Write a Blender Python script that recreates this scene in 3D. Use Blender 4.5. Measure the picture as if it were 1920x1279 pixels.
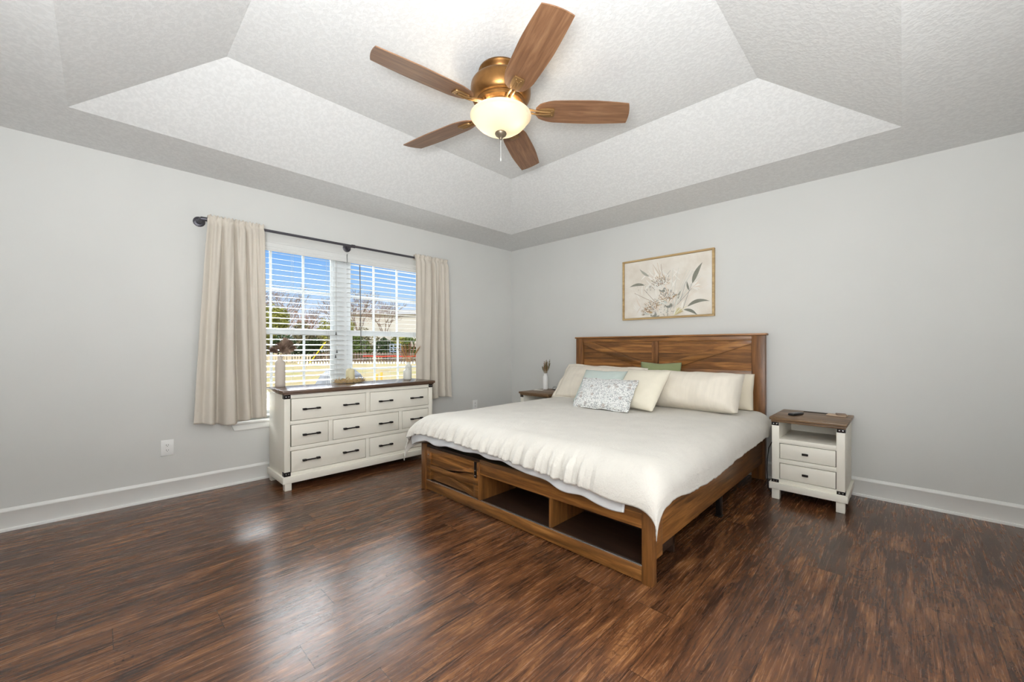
import bpy, bmesh, math, random
from mathutils import Vector, Matrix, Euler, noise
R = math.radians
PI = math.pi
for _o in list(bpy.data.objects):
    bpy.data.objects.remove(_o)
scene = bpy.context.scene
COL = scene.collection

# ------------------------------------------------------------------ camera
cam_d = bpy.data.cameras.new('camera')
cam_d.sensor_fit = 'HORIZONTAL'
cam_d.sensor_width = 36.0
cam_d.lens = 751.86 / 1920 * 36.0
cam_d.shift_y = 12.5 / 1920
cam_d.clip_start = 0.02
cam_d.clip_end = 400
cam = bpy.data.objects.new('camera', cam_d)
COL.objects.link(cam)
cam.location = (4.0598, -4.1501, 1.1584)
cam.rotation_euler = (R(90), 0, R(44.311))
scene.camera = cam

# ------------------------------------------------------------------ sky
W = bpy.data.worlds.new('sky')
scene.world = W
W.use_nodes = True
wn = W.node_tree
wn.nodes.clear()
tc = wn.nodes.new('ShaderNodeTexCoord')
sp = wn.nodes.new('ShaderNodeSeparateXYZ')
rp = wn.nodes.new('ShaderNodeValToRGB')
bg = wn.nodes.new('ShaderNodeBackground')
ow = wn.nodes.new('ShaderNodeOutputWorld')
st = wn.nodes.new('ShaderNodeMapRange')
wn.links.new(tc.outputs['Generated'], sp.inputs[0])
wn.links.new(sp.outputs['Z'], rp.inputs[0])
rp.color_ramp.elements[0].position = 0.0
rp.color_ramp.elements[0].color = (0.84, 0.88, 0.94, 1)
rp.color_ramp.elements[1].position = 0.45
rp.color_ramp.elements[1].color = (0.80, 0.90, 1.0, 1)
for p_, c_ in ((0.065, (0.74, 0.84, 0.97, 1)), (0.125, (0.42, 0.66, 0.97, 1)), (0.21, (0.19, 0.46, 0.94, 1))):
    e_ = rp.color_ramp.elements.new(p_)
    e_.color = c_
wn.links.new(sp.outputs['Z'], st.inputs['Value'])
st.inputs['From Min'].default_value = 0.24
st.inputs['From Max'].default_value = 0.55
st.inputs['To Min'].default_value = 1.0
st.inputs['To Max'].default_value = 1.8
wn.links.new(rp.outputs[0], bg.inputs[0])
wn.links.new(st.outputs[0], bg.inputs[1])
wn.links.new(bg.outputs[0], ow.inputs[0])


def lamp(name, kind, energy, color, loc, rot=(0, 0, 0), **kw):
    d = bpy.data.lights.new(name, kind)
    d.energy = energy
    d.color = color
    for k, v in kw.items():
        setattr(d, k, v)
    o = bpy.data.objects.new(name, d)
    COL.objects.link(o)
    o.location = loc
    o.rotation_euler = rot
    return o


def aim(direction):
    return Vector(direction).to_track_quat('-Z', 'Y').to_euler()


# sunshine from behind the house, falling on the yard
lamp('sun', 'SUN', 2.6, (1.0, 0.94, 0.84), (10, -8, 20), aim((-0.80, 0.35, -0.75)), angle=R(0.6))
# added area lamp above the view, standing in for bright sky at the window
lamp('sky_fill', 'AREA', 5000, (0.93, 0.97, 1.0), (-9.5, -2.0, 7.2), aim((0.90, 0.0, -0.47)), shape='RECTANGLE', size=12.0, size_y=4.0)
# added upward fill lamp behind the camera, brightening ceiling and room
lamp('upward_fill', 'AREA', 155, (0.95, 0.978, 1.0), (4.15, -4.55, 1.25), aim((-0.20, 0.24, 1)), shape='DISK', size=0.8)
# added fill lamp at the right-hand wall, out of view; the wall is solid
lamp('right_wall_fill', 'AREA', 24, (0.95, 0.975, 1.0), (4.62, -2.9, 1.2), aim((-1, 0.1, 0.05)), shape='RECTANGLE', size=1.8, size_y=2.1)

vs = scene.view_settings
scene.display_settings.display_device = 'sRGB'
vs.view_transform = 'Standard'
vs.look = 'None'
vs.exposure = 0.0
vs.gamma = 1.0
vs.use_curve_mapping = False
scene.cycles.max_bounces = 10
scene.cycles.diffuse_bounces = 6
scene.cycles.transparent_max_bounces = 24
scene.cycles.sample_clamp_indirect = 6.0
scene.cycles.caustics_reflective = False
scene.cycles.caustics_refractive = False


# ------------------------------------------------------------------ material helpers
def lin(r, g, b):
    return tuple(((c / 255) / 12.92 if c / 255 <= 0.04045 else ((c / 255 + 0.055) / 1.055) ** 2.4) for c in (r, g, b)) + (1,)


class NT:
    def __init__(self, name):
        self.m = bpy.data.materials.new(name)
        self.m.use_nodes = True
        self.t = self.m.node_tree
        self.t.nodes.clear()
        self.out = self.t.nodes.new('ShaderNodeOutputMaterial')

    def n(self, typ, **kw):
        nd = self.t.nodes.new('ShaderNode' + typ)
        for k, v in kw.items():
            setattr(nd, k, v)
        return nd

    def put(self, sock, v):
        if hasattr(v, 'is_output'):
            self.t.links.new(v, sock)
        elif v is not None:
            sock.default_value = v

    def math(self, op, a, b=None, c=None):
        nd = self.n('Math', operation=op)
        self.put(nd.inputs[0], a)
        self.put(nd.inputs[1], b)
        self.put(nd.inputs[2], c)
        return nd.outputs[0]

    def coord(self):
        return self.n('TexCoord').outputs['Object']

    def mapping(self, vec, scale=(1, 1, 1), loc=(0, 0, 0), rot=(0, 0, 0)):
        nd = self.n('Mapping')
        self.put(nd.inputs['Vector'], vec)
        nd.inputs['Scale'].default_value = scale
        nd.inputs['Location'].default_value = loc
        nd.inputs['Rotation'].default_value = rot
        return nd.outputs[0]

    def noise(self, vec, scale=5, detail=4, rough=0.55, dist=0.0):
        nd = self.n('TexNoise')
        self.put(nd.inputs['Vector'], vec)
        nd.inputs['Scale'].default_value = scale
        nd.inputs['Detail'].default_value = detail
        nd.inputs['Roughness'].default_value = rough
        nd.inputs['Distortion'].default_value = dist
        return nd.outputs['Fac']

    def ramp(self, fac, stops):
        nd = self.n('ValToRGB')
        self.put(nd.inputs[0], fac)
        cr = nd.color_ramp
        cr.elements[0].position, cr.elements[0].color = stops[0]
        cr.elements[1].position, cr.elements[1].color = stops[-1]
        for p, c in stops[1:-1]:
            e = cr.elements.new(p)
            e.color = c
        return nd.outputs[0]

    def mix(self, fac, a, b, blend='MIX'):
        nd = self.n('MixRGB', blend_type=blend)
        self.put(nd.inputs[0], fac)
        self.put(nd.inputs[1], a)
        self.put(nd.inputs[2], b)
        return nd.outputs[0]

    def hsv(self, col, val):
        nd = self.n('HueSaturation')
        self.put(nd.inputs['Color'], col)
        self.put(nd.inputs['Value'], val)
        return nd.outputs[0]

    def bump(self, h, strength=0.3, dist=0.01, normal=None):
        nd = self.n('Bump')
        self.put(nd.inputs['Height'], h)
        nd.inputs['Strength'].default_value = strength
        nd.inputs['Distance'].default_value = dist
        if normal is not None:
            self.put(nd.inputs['Normal'], normal)
        return nd.outputs[0]

    def principled(self, color, rough=0.5, metal=0.0, normal=None, spec=0.5, sheen=0.0, coat=0.0):
        nd = self.n('BsdfPrincipled')
        self.put(nd.inputs['Base Color'], color)
        self.put(nd.inputs['Roughness'], rough)
        nd.inputs['Metallic'].default_value = metal
        nd.inputs['Specular IOR Level'].default_value = spec
        nd.inputs['Sheen Weight'].default_value = sheen
        nd.inputs['Coat Weight'].default_value = coat
        if normal is not None:
            self.put(nd.inputs['Normal'], normal)
        self.t.links.new(nd.outputs[0], self.out.inputs[0])
        return nd


def plain(name, rgb, rough=0.5, metal=0.0, spec=0.5, bump=0.0, bscale=200, var=0.04, sheen=0.0):
    t = NT(name)
    c = t.coord()
    nz = t.noise(c, 9, 3)
    a = tuple(x * (1 - var) for x in lin(*rgb)[:3]) + (1,)
    b = tuple(min(1, x * (1 + var)) for x in lin(*rgb)[:3]) + (1,)
    col = t.ramp(nz, [(0.3, a), (0.7, b)])
    nrm = t.bump(t.noise(c, bscale, 2), bump, 0.002) if bump else None
    t.principled(col, rough, metal, nrm, spec, sheen)
    return t.m


def wood(name, dark, mid, light, axis='x', rough=0.42, strip=None, strip_axis='z', scale=1.0, spec=0.5, coat=0.0):
    t = NT(name)
    c = t.coord()
    lo, hi = 1.6 * scale, 22.0 * scale
    s = {'x': (lo, hi, hi), 'y': (hi, lo, hi), 'z': (hi, hi, lo)}[axis]
    v = t.mapping(c, s)
    tone = 1.0
    if strip:
        sx = t.n('SeparateXYZ')
        t.put(sx.inputs[0], c)
        idx = t.math('FLOOR', t.math('DIVIDE', t.math('ADD', sx.outputs['XYZ'.index(strip_axis.upper())], 5.013), strip))
        wnz = t.n('TexWhiteNoise', noise_dimensions='1D')
        t.put(wnz.inputs['W'], idx)
        tone = t.math('ADD', t.math('MULTIPLY', wnz.outputs['Value'], 0.55), 0.72)
        cb = t.n('CombineXYZ')
        t.put(cb.inputs[0], t.math('MULTIPLY', wnz.outputs['Value'], 37.0))
        va = t.n('VectorMath', operation='ADD')
        t.put(va.inputs[0], v)
        t.put(va.inputs[1], cb.outputs[0])
        v = va.outputs[0]
    n1 = t.noise(v, 1.0, 7, 0.62, 0.9)
    n2 = t.noise(v, 3.6, 4, 0.6, 0.3)
    f = t.math('ADD', t.math('MULTIPLY', n1, 0.72), t.math('MULTIPLY', n2, 0.28))
    col = t.ramp(f, [(0.33, lin(*dark)), (0.5, lin(*mid)), (0.68, lin(*light))])
    if strip:
        col = t.hsv(col, tone)
    nrm = t.bump(f, 0.12, 0.004)
    t.principled(col, rough, 0, nrm, spec, 0, coat)
    return t.m


M = {}
# painted walls
t = NT('wall_paint')
c = t.coord()
nrm = t.bump(t.noise(c, 130, 3, 0.6), 0.06, 0.004)
t.principled(t.ramp(t.noise(c, 1.3, 2), [(0.3, lin(213, 213, 210)), (0.7, lin(217, 217, 214))]), 0.62, 0, nrm, 0.3)
M['wall'] = t.m
t = NT('ceiling_paint')
c = t.coord()
k1 = t.ramp(t.noise(c, 48, 3, 0.55, 0.6), [(0.42, (0, 0, 0, 1)), (0.60, (1, 1, 1, 1))])
k2 = t.noise(c, 120, 2, 0.6)
h = t.math('ADD', k1, t.math('MULTIPLY', k2, 0.5))
t.principled(t.ramp(k1, [(0.0, lin(218, 218, 217)), (1.0, lin(226, 226, 225))]), 0.85, 0, t.bump(h, 0.12, 0.007), 0.15)
M['ceiling'] = t.m
M['trim'] = plain('white_trim_paint', (236, 236, 233), 0.32, var=0.01)
M['vinyl'] = plain('white_vinyl', (232, 236, 238), 0.38, var=0.01)
M['slat'] = plain('white_blind_slat', (222, 223, 221), 0.42, var=0.015)
M['drywall'] = plain('white_return', (228, 229, 228), 0.7, var=0.01)

# floor: dark distressed planks running towards the bed wall
t = NT('floor_planks')
c = t.coord()
sx = t.n('SeparateXYZ')
t.put(sx.inputs[0], c)
X_, Y_ = sx.outputs[0], sx.outputs[1]
u = t.math('DIVIDE', t.math('ADD', X_, 0.06), 0.1625)
ix = t.math('FLOOR', u)
w1 = t.n('TexWhiteNoise', noise_dimensions='1D')
t.put(w1.inputs['W'], ix)
vv = t.math('DIVIDE', t.math('ADD', Y_, t.math('MULTIPLY', w1.outputs['Value'], 1.22)), 1.22)
iy = t.math('FLOOR', vv)
cb = t.n('CombineXYZ')
t.put(cb.inputs[0], ix)
t.put(cb.inputs[1], iy)
w2 = t.n('TexWhiteNoise', noise_dimensions='2D')
t.put(w2.inputs['Vector'], cb.outputs[0])
off = t.n('VectorMath', operation='SCALE')
t.put(off.inputs[0], w2.outputs['Color'])
off.inputs['Scale'].default_value = 23.0
va = t.n('VectorMath', operation='ADD')
t.put(va.inputs[0], c)
t.put(va.inputs[1], off.outputs[0])
pv = va.outputs[0]
g1 = t.noise(t.mapping(pv, (9, 1.5, 1)), 1.0, 7, 0.66, 1.1)
g2 = t.noise(t.mapping(pv, (120, 4.5, 1)), 1.0, 5, 0.68, 0.5)
g3 = t.noise(t.mapping(pv, (34, 3.4, 1)), 1.0, 5, 0.62, 1.6)
f = t.math('ADD', t.math('MULTIPLY', g1, 0.46), t.math('ADD', t.math('MULTIPLY', g2, 0.27), t.math('MULTIPLY', g3, 0.27)))
col = t.ramp(f, [(0.37, lin(36, 22, 15)), (0.455, lin(70, 43, 27)), (0.53, lin(102, 65, 40)), (0.63, lin(152, 105, 66))])
# dark veins and cathedral rings
vn = t.noise(t.mapping(pv, (8.5, 2.4, 1)), 1.0, 5, 0.6, 1.6)
vein = t.math('LESS_THAN', t.math('ABSOLUTE', t.math('SUBTRACT', vn, 0.5)), 0.005)
kn = t.noise(t.mapping(pv, (6.0, 2.0, 1)), 1.0, 2, 0.5, 0.8)
ring = t.math('LESS_THAN', t.math('FRACT', t.math('MULTIPLY', kn, 26.0)), 0.20)
rmask = t.math('GREATER_THAN', t.noise(t.mapping(pv, (4.2, 1.6, 1.0), (3.1, 7.7, 0)), 1.0, 2), 0.58)
dark = t.math('MAXIMUM', t.math('MULTIPLY', vein, 0.50), t.math('MULTIPLY', t.math('MULTIPLY', ring, rmask), 0.36))
col = t.mix(dark, col, lin(40, 23, 15))
col = t.hsv(col, t.math('ADD', t.math('MULTIPLY', w2.outputs['Value'], 0.26), 0.86))
fu = t.math('FRACT', u)
fv = t.math('FRACT', vv)
gx = t.math('LESS_THAN', fu, 0.014)
gy = t.math('LESS_THAN', fv, 0.0022)
gap = t.math('MAXIMUM', gx, gy)
col = t.mix(t.math('MULTIPLY', gap, 0.7), col, lin(28, 17, 12))
hh = t.math('SUBTRACT', t.math('SUBTRACT', f, t.math('MULTIPLY', dark, 0.12)), t.math('MULTIPLY', gap, 0.5))
ro = t.math('ADD', t.math('MULTIPLY', g2, 0.18), 0.17)
t.principled(col, ro, 0, t.bump(hh, 0.22, 0.005), 0.44)
M['floor'] = t.m

M['bedx'] = wood('walnut_bed_board', (70, 42, 18), (126, 82, 40), (178, 124, 66), 'x', 0.36, 0.085, 'z')
M['bedz'] = wood('walnut_bed_post', (70, 42, 18), (116, 74, 36), (150, 102, 54), 'z', 0.36)
M['bedy'] = wood('walnut_bed_rail', (70, 42, 18), (126, 82, 40), (174, 120, 64), 'y', 0.38, 0.06, 'z')
M['bedshade'] = wood('walnut_bed_shaded', (32, 20, 12), (48, 30, 18), (66, 43, 26), 'x', 0.5)  # darker copy of the bed walnut; compartment shade put into its colour
M['dtop'] = wood('dresser_top_wood', (62, 46, 36), (88, 66, 52), (112, 88, 70), 'y', 0.24, scale=0.9)
M['ntop'] = wood('nightstand_top_wood', (84, 62, 42), (120, 92, 64), (150, 118, 84), 'x', 0.42, 0.075, 'y', 0.9)
M['cream'] = plain('cream_paint', (240, 236, 224), 0.42, var=0.012)
M['creamdark'] = plain('cream_paint_inside', (206, 202, 190), 0.5, var=0.012)
M['shadowgap'] = plain('dark_gap', (52, 44, 36), 0.8)  # drawer-gap shade as colour; also the charging strip's own dark tone
M['black'] = plain('black_metal', (30, 25, 23), 0.42, 0.6)
M['blackplastic'] = plain('black_plastic', (26, 26, 28), 0.38)
M['grey_button'] = plain('grey_rubber_button', (150, 152, 156), 0.5)
M['chrome'] = plain('bright_metal', (205, 205, 205), 0.25, 1.0)
M['alu'] = plain('aluminium_track', (216, 216, 216), 0.24, 0.9)
M['pipe'] = plain('dark_pipe_metal', (86, 84, 90), 0.42, 0.7)
M['plastic'] = plain('white_plastic', (240, 240, 238), 0.35, var=0.005)
M['slot'] = plain('dark_slot', (30, 30, 30), 0.7)
M['wand'] = plain('smoky_wand', (96, 92, 88), 0.3)
M['cord'] = plain('white_cord', (205, 206, 204), 0.8)
M['tassel'] = plain('grey_tassel', (92, 92, 92), 0.4)

t = NT('bronze')
c = t.coord()
t.principled(t.ramp(t.noise(c, 14, 4), [(0.3, lin(120, 84, 46)), (0.7, lin(150, 108, 62))]), 0.34, 0.85, None, 0.5)
M['bronze'] = t.m
M['irons'] = plain('pale_bronze', (150, 116, 74), 0.38, 0.7)
M['blade'] = wood('fan_blade_wood', (98, 66, 44), (122, 86, 60), (148, 112, 82), 'x', 0.33, scale=1.6)
M['finial'] = plain('pewter', (120, 108, 92), 0.4, 0.7)

t = NT('frosted_glass')
d1 = t.n('BsdfTranslucent')
d1.inputs['Color'].default_value = (0.98, 0.92, 0.80, 1)
d2 = t.n('BsdfDiffuse')
d2.inputs['Color'].default_value = (0.95, 0.90, 0.80, 1)
d3 = t.n('BsdfGlossy')
d3.inputs['Roughness'].default_value = 0.25
m1 = t.n('MixShader')
m1.inputs[0].default_value = 0.35
t.t.links.new(d1.outputs[0], m1.inputs[1])
t.t.links.new(d2.outputs[0], m1.inputs[2])
m2 = t.n('MixShader')
m2.inputs[0].default_value = 0.05
t.t.links.new(m1.outputs[0], m2.inputs[1])
t.t.links.new(d3.outputs[0], m2.inputs[2])
t.t.links.new(m2.outputs[0], t.out.inputs[0])
M['frosted'] = t.m

t = NT('window_glass')
g0 = t.n('BsdfTransparent')
g1_ = t.n('BsdfGlossy')
g1_.inputs['Roughness'].default_value = 0.01
fr = t.n('Fresnel')
fr.inputs['IOR'].default_value = 1.25
m1 = t.n('MixShader')
t.t.links.new(fr.outputs[0], m1.inputs[0])
t.t.links.new(g0.outputs[0], m1.inputs[1])
t.t.links.new(g1_.outputs[0], m1.inputs[2])
t.t.links.new(m1.outputs[0], t.out.inputs[0])
M['glass'] = t.m


def fabric(name, rgb, var=0.05, weave=900, wb=0.25, crinkle=0.0, translucent=0.0, sheen=0.15, slub=None):
    t = NT(name)
    c = t.coord()
    a = tuple(x * (1 - var) for x in lin(*rgb)[:3]) + (1,)
    b = tuple(min(1, x * (1 + var)) for x in lin(*rgb)[:3]) + (1,)
    nz = t.noise(t.mapping(c, slub) if slub else c, 6, 5, 0.6)
    col = t.ramp(nz, [(0.32, a), (0.68, b)])
    h = t.noise(t.mapping(c, (1, 0.25, 0.25)), weave, 2)
    h = t.math('ADD', h, t.noise(t.mapping(c, (0.25, 1, 1)), weave, 2))
    if crinkle:
        h = t.math('ADD', t.math('MULTIPLY', h, 0.5), t.math('MULTIPLY', t.noise(t.mapping(c, (1.0, 0.35, 0.6)), 90, 3, 0.6, 0.8), crinkle))
    nrm = t.bump(h, wb, 0.004)
    p = t.principled(col, 0.88, 0, nrm, 0.15, sheen)
    if translucent:
        tr = t.n('BsdfTranslucent')
        t.put(tr.inputs[0], col)
        mx = t.n('MixShader')
        mx.inputs[0].default_value = translucent
        t.t.links.new(p.outputs[0], mx.inputs[1])
        t.t.links.new(tr.outputs[0], mx.inputs[2])
        t.t.links.new(mx.outputs[0], t.out.inputs[0])
    return t.m


M['duvet'] = fabric('cream_gauze', (216, 212, 204), 0.035, 380, 0.5, 1.8)
M['lining'] = fabric('pale_lining', (222, 224, 226), 0.03, 500, 0.3, 0.8)
M['sham'] = fabric('cream_linen', (232, 224, 210), 0.045, 600, 0.25, 0.5, slub=(5, 0.6, 1))
M['pillow'] = fabric('cream_cotton', (226, 216, 196), 0.03, 700, 0.15)
M['square'] = fabric('cream_slub', (233, 226, 208), 0.03, 420, 0.4, 0.4)
M['sage'] = fabric('sage_cotton', (140, 148, 108), 0.06, 700, 0.15)
M['sheet'] = fabric('sage_sheet', (150, 160, 130), 0.05, 700, 0.15)
M['teal'] = fabric('pale_teal', (198, 210, 205), 0.03, 600, 0.2)
M['curtain'] = fabric('beige_curtain', (216, 208, 196), 0.02, 900, 0.1, 0.0, 0.10)

# floral print cushion: rings and dots of grey blue, tan and charcoal on white
t = NT('floral_print')
c = t.coord()
base = lin(232, 232, 230)
col = base
for sc, th0, th1, rgbs, seed in ((16, 0.0, 0.22, (150, 120, 104), 0.0), (34, 0.16, 0.27, (146, 152, 158), 4.3), (70, 0.0, 0.24, (132, 128, 128), 9.1), (105, 0.0, 0.26, (168, 176, 174), 2.7)):
    vo = t.n('TexVoronoi', feature='F1', voronoi_dimensions='2D')
    t.put(vo.inputs['Vector'], t.mapping(c, (1, 1, 1), (seed, seed * 0.7, 0)))
    vo.inputs['Scale'].default_value = sc
    d = vo.outputs['Distance']
    sep = t.n('SeparateColor')
    t.put(sep.inputs[0], vo.outputs['Color'])
    keep = t.math('GREATER_THAN', sep.outputs[0], 0.62 if sc == 16 else 0.26)
    msk = t.math('MULTIPLY', t.math('LESS_THAN', d, th1), keep)
    if th0 > 0:
        msk = t.math('MULTIPLY', msk, t.math('GREATER_THAN', d, th0))
    if sc == 16:
        ring = t.math('MULTIPLY', t.math('GREATER_THAN', d, 0.09), t.math('LESS_THAN', d, 0.15))
        msk = t.math('MULTIPLY', msk, t.math('SUBTRACT', 1.0, ring))
    col = t.mix(t.math('MULTIPLY', msk, 0.85), col, lin(*rgbs))
t.principled(col, 0.85, 0, t.bump(t.noise(c, 600, 2), 0.15, 0.003), 0.15, 0.1)
M['floral'] = t.m

M['ceramic_taupe'] = plain('matte_taupe_ceramic', (202, 192, 182), 0.75, var=0.02)
M['ceramic_white'] = plain('white_ceramic', (226, 226, 218), 0.32, var=0.01)
M['ceramic_bright'] = plain('glossy_white_ceramic', (240, 240, 238), 0.22, var=0.005)
M['wax'] = plain('ivory_wax', (222, 212, 172), 0.45, var=0.02)
M['wick'] = plain('wick', (70, 60, 50), 0.9)
M['straw'] = plain('dried_straw', (196, 168, 120), 0.85, var=0.15)
M['plume'] = plain('brown_plume', (132, 108, 92), 0.9, var=0.2)
M['plume_lt'] = plain('pale_plume', (182, 158, 140), 0.9, var=0.15)
M['bunny'] = plain('ivory_bunny_tail', (232, 224, 210), 0.95, var=0.04)
M['ear_pink'] = plain('mauve_seed_head', (168, 128, 116), 0.9, var=0.15)
M['ear_gold'] = plain('golden_seed_head', (206, 166, 108), 0.9, var=0.15)
M['wheat'] = plain('brown_wheat', (150, 112, 66), 0.9, var=0.15)
M['olive'] = plain('olive_dried_leaf', (126, 116, 70), 0.9, var=0.15)
M['frame_wood'] = wood('light_oak_frame', (150, 122, 82), (186, 156, 108), (208, 180, 132), 'x', 0.5)
t = NT('canvas')
c = t.coord()
t.principled(t.ramp(t.noise(c, 3.2, 4, 0.6), [(0.3, lin(216, 206, 192)), (0.55, lin(232, 226, 216)), (0.75, lin(236, 233, 228))]), 0.8, 0, t.bump(t.noise(c, 700, 2), 0.1, 0.002), 0.2)
M['canvas'] = t.m
for nm, rgb in (('pt_leaf', (132, 132, 120)), ('pt_leaf2', (168, 166, 154)), ('pt_tan', (186, 158, 120)), ('pt_brown', (140, 108, 82)), ('pt_white', (238, 234, 226)), ('pt_grey', (150, 150, 144)), ('pt_yel', (206, 196, 150)), ('pt_sage', (204, 206, 198)), ('pt_blush', (226, 214, 200))):
    M[nm] = plain('painted_' + nm[3:], rgb, 0.8, var=0.08)
M['paper'] = plain('paper', (236, 234, 228), 0.7)
M['book_tan'] = plain('tan_cover', (196, 172, 148), 0.6)
M['book_brown'] = plain('grey_brown_cover', (140, 118, 100), 0.6)
M['rubber'] = plain('black_rubber', (22, 22, 22), 0.6)


# ------------------------------------------------------------------ mesh builder
class MB:
    def __init__(self):
        self.bm = bmesh.new()

    def _merge(self, tmp, mi=0, mat=None):
        if mat is not None:
            bmesh.ops.transform(tmp, matrix=mat, verts=tmp.verts)
        for f in tmp.faces:
            f.material_index = mi
        me = bpy.data.meshes.new('tmp')
        tmp.to_mesh(me)
        tmp.free()
        self.bm.from_mesh(me)
        bpy.data.meshes.remove(me)
        return self

    def box(self, x0, x1, y0, y1, z0, z1, bev=0.0, mi=0, mat=None, seg=2):
        b = bmesh.new()
        bmesh.ops.create_cube(b, size=1.0)
        for v in b.verts:
            v.co = Vector(((x0 + x1) / 2 + v.co.x * (x1 - x0), (y0 + y1) / 2 + v.co.y * (y1 - y0), (z0 + z1) / 2 + v.co.z * (z1 - z0)))
        if bev:
            bev = min(bev, 0.45 * min(abs(x1 - x0), abs(y1 - y0), abs(z1 - z0)))
            bmesh.ops.bevel(b, geom=b.edges[:], offset=bev, segments=seg, profile=0.5, affect='EDGES')
        return self._merge(b, mi, mat)

    def prism(self, pts, axis, a0, a1, bev=0.0, mi=0, mat=None):
        """closed polygon pts (2-D) extruded along axis ('x','y','z')"""
        b = bmesh.new()

        def P(p, a):
            return {'x': (a, p[0], p[1]), 'y': (p[0], a, p[1]), 'z': (p[0], p[1], a)}[axis]
        lo = [b.verts.new(P(p, a0)) for p in pts]
        hi = [b.verts.new(P(p, a1)) for p in pts]
        n = len(pts)
        b.faces.new(lo)
        b.faces.new(hi)
        for i in range(n):
            b.faces.new((lo[i], lo[(i + 1) % n], hi[(i + 1) % n], hi[i]))
        bmesh.ops.recalc_face_normals(b, faces=b.faces)
        if bev:
            bmesh.ops.bevel(b, geom=b.edges[:], offset=bev, segments=2, profile=0.5, affect='EDGES')
        return self._merge(b, mi, mat)

    def lathe(self, prof, center=(0, 0, 0), seg=32, mi=0, mat=None):
        b = bmesh.new()
        rings = []
        for r, z in prof:
            if r < 1e-5:
                rings.append([b.verts.new((0, 0, z))])
            else:
                rings.append([b.verts.new((r * math.cos(2 * PI * k / seg), r * math.sin(2 * PI * k / seg), z)) for k in range(seg)])
        for i in range(len(rings) - 1):
            A, B = rings[i], rings[i + 1]
            for k in range(seg):
                a0, a1 = A[k % len(A)], A[(k + 1) % len(A)]
                b0, b1 = B[k % len(B)], B[(k + 1) % len(B)]
                vs_ = []
                for v in (a0, a1, b1, b0):
                    if v not in vs_:
                        vs_.append(v)
                if len(vs_) > 2:
                    try:
                        b.faces.new(vs_)
                    except ValueError:
                        pass
        bmesh.ops.recalc_face_normals(b, faces=b.faces)
        m = Matrix.Translation(center)
        if mat is not None:
            m = mat @ m
        return self._merge(b, mi, m)

    def tube(self, pts, r, seg=8, mi=0, cap=True, mat=None):
        pts = [Vector(p) for p in pts]
        n = len(pts)
        rr = r if isinstance(r, (list, tuple)) else [r] * n
        b = bmesh.new()
        rings = []
        prev = None
        for i in range(n):
            d = (pts[min(i + 1, n - 1)] - pts[max(i - 1, 0)])
            if d.length < 1e-9:
                d = Vector((0, 0, 1))
            d.normalize()
            if prev is None:
                ref = Vector((0, 0, 1)) if abs(d.z) < 0.9 else Vector((1, 0, 0))
                s = d.cross(ref).normalized()
            else:
                s = (prev - d * prev.dot(d))
                s = s.normalized() if s.length > 1e-6 else d.orthogonal().normalized()
            prev = s
            w = d.cross(s)
            rings.append([b.verts.new(pts[i] + (s * math.cos(2 * PI * k / seg) + w * math.sin(2 * PI * k / seg)) * max(rr[i], 1e-5)) for k in range(seg)])
        for i in range(n - 1):
            for k in range(seg):
                b.faces.new((rings[i][k], rings[i][(k + 1) % seg], rings[i + 1][(k + 1) % seg], rings[i + 1][k]))
        if cap:
            b.faces.new(rings[0][::-1])
            b.faces.new(rings[-1])
        bmesh.ops.recalc_face_normals(b, faces=b.faces)
        return self._merge(b, mi, mat)

    def grid(self, fn, nu, nv, mi=0):
        b = bmesh.new()
        V = [[b.verts.new(fn(i / nu, j / nv)) for j in range(nv + 1)] for i in range(nu + 1)]
        for i in range(nu):
            for j in range(nv):
                b.faces.new((V[i][j], V[i + 1][j], V[i + 1][j + 1], V[i][j + 1]))
        return self._merge(b, mi)

    def poly(self, pts, mi=0):
        vsx = [self.bm.verts.new(p) for p in pts]
        f = self.bm.faces.new(vsx)
        f.material_index = mi
        return self

    def build(self, name, mats, parent=None, smooth=True, angle=38, world=True):
        me = bpy.data.meshes.new(name)
        self.bm.to_mesh(me)
        self.bm.free()
        if not isinstance(mats, (list, tuple)):
            mats = [mats]
        for m in mats:
            me.materials.append(m)
        o = bpy.data.objects.new(name, me)
        COL.objects.link(o)
        if parent is not None:
            o.parent = parent
            if world:
                root = parent
                off = root.location.copy()
                while root.parent:
                    root = root.parent
                    off += root.location
                me.transform(Matrix.Translation(-off))
        if smooth:
            me.polygons.foreach_set('use_smooth', [True] * len(me.polygons))
            me.set_sharp_from_angle(angle=R(angle))
        me.update()
        return o


def tag(o, label=None, cat=None, group=None, kind=None):
    if label:
        o['label'] = label
    if cat:
        o['category'] = cat
    if group:
        o['group'] = group
    if kind:
        o['kind'] = kind
    return o


def thing(name, label, cat, loc=(0, 0, 0), rotz=0.0, group=None):
    o = bpy.data.objects.new(name, None)
    o.empty_display_size = 0.1
    COL.objects.link(o)
    o.location = loc
    o.rotation_euler = (0, 0, rotz)
    return tag(o, label, cat, group)


def struct(name, mb, mat, parent=None, label=None):
    o = mb.build(name, mat, parent)
    if parent is None:
        tag(o, label, None, None, 'structure')
    return o


def copy_tree(o, parent=None):
    c_ = o.copy()
    COL.objects.link(c_)
    if parent is not None:
        c_.parent = parent
    for ch in [x for x in bpy.data.objects if x.parent == o]:
        copy_tree(ch, c_)
    return c_


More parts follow.
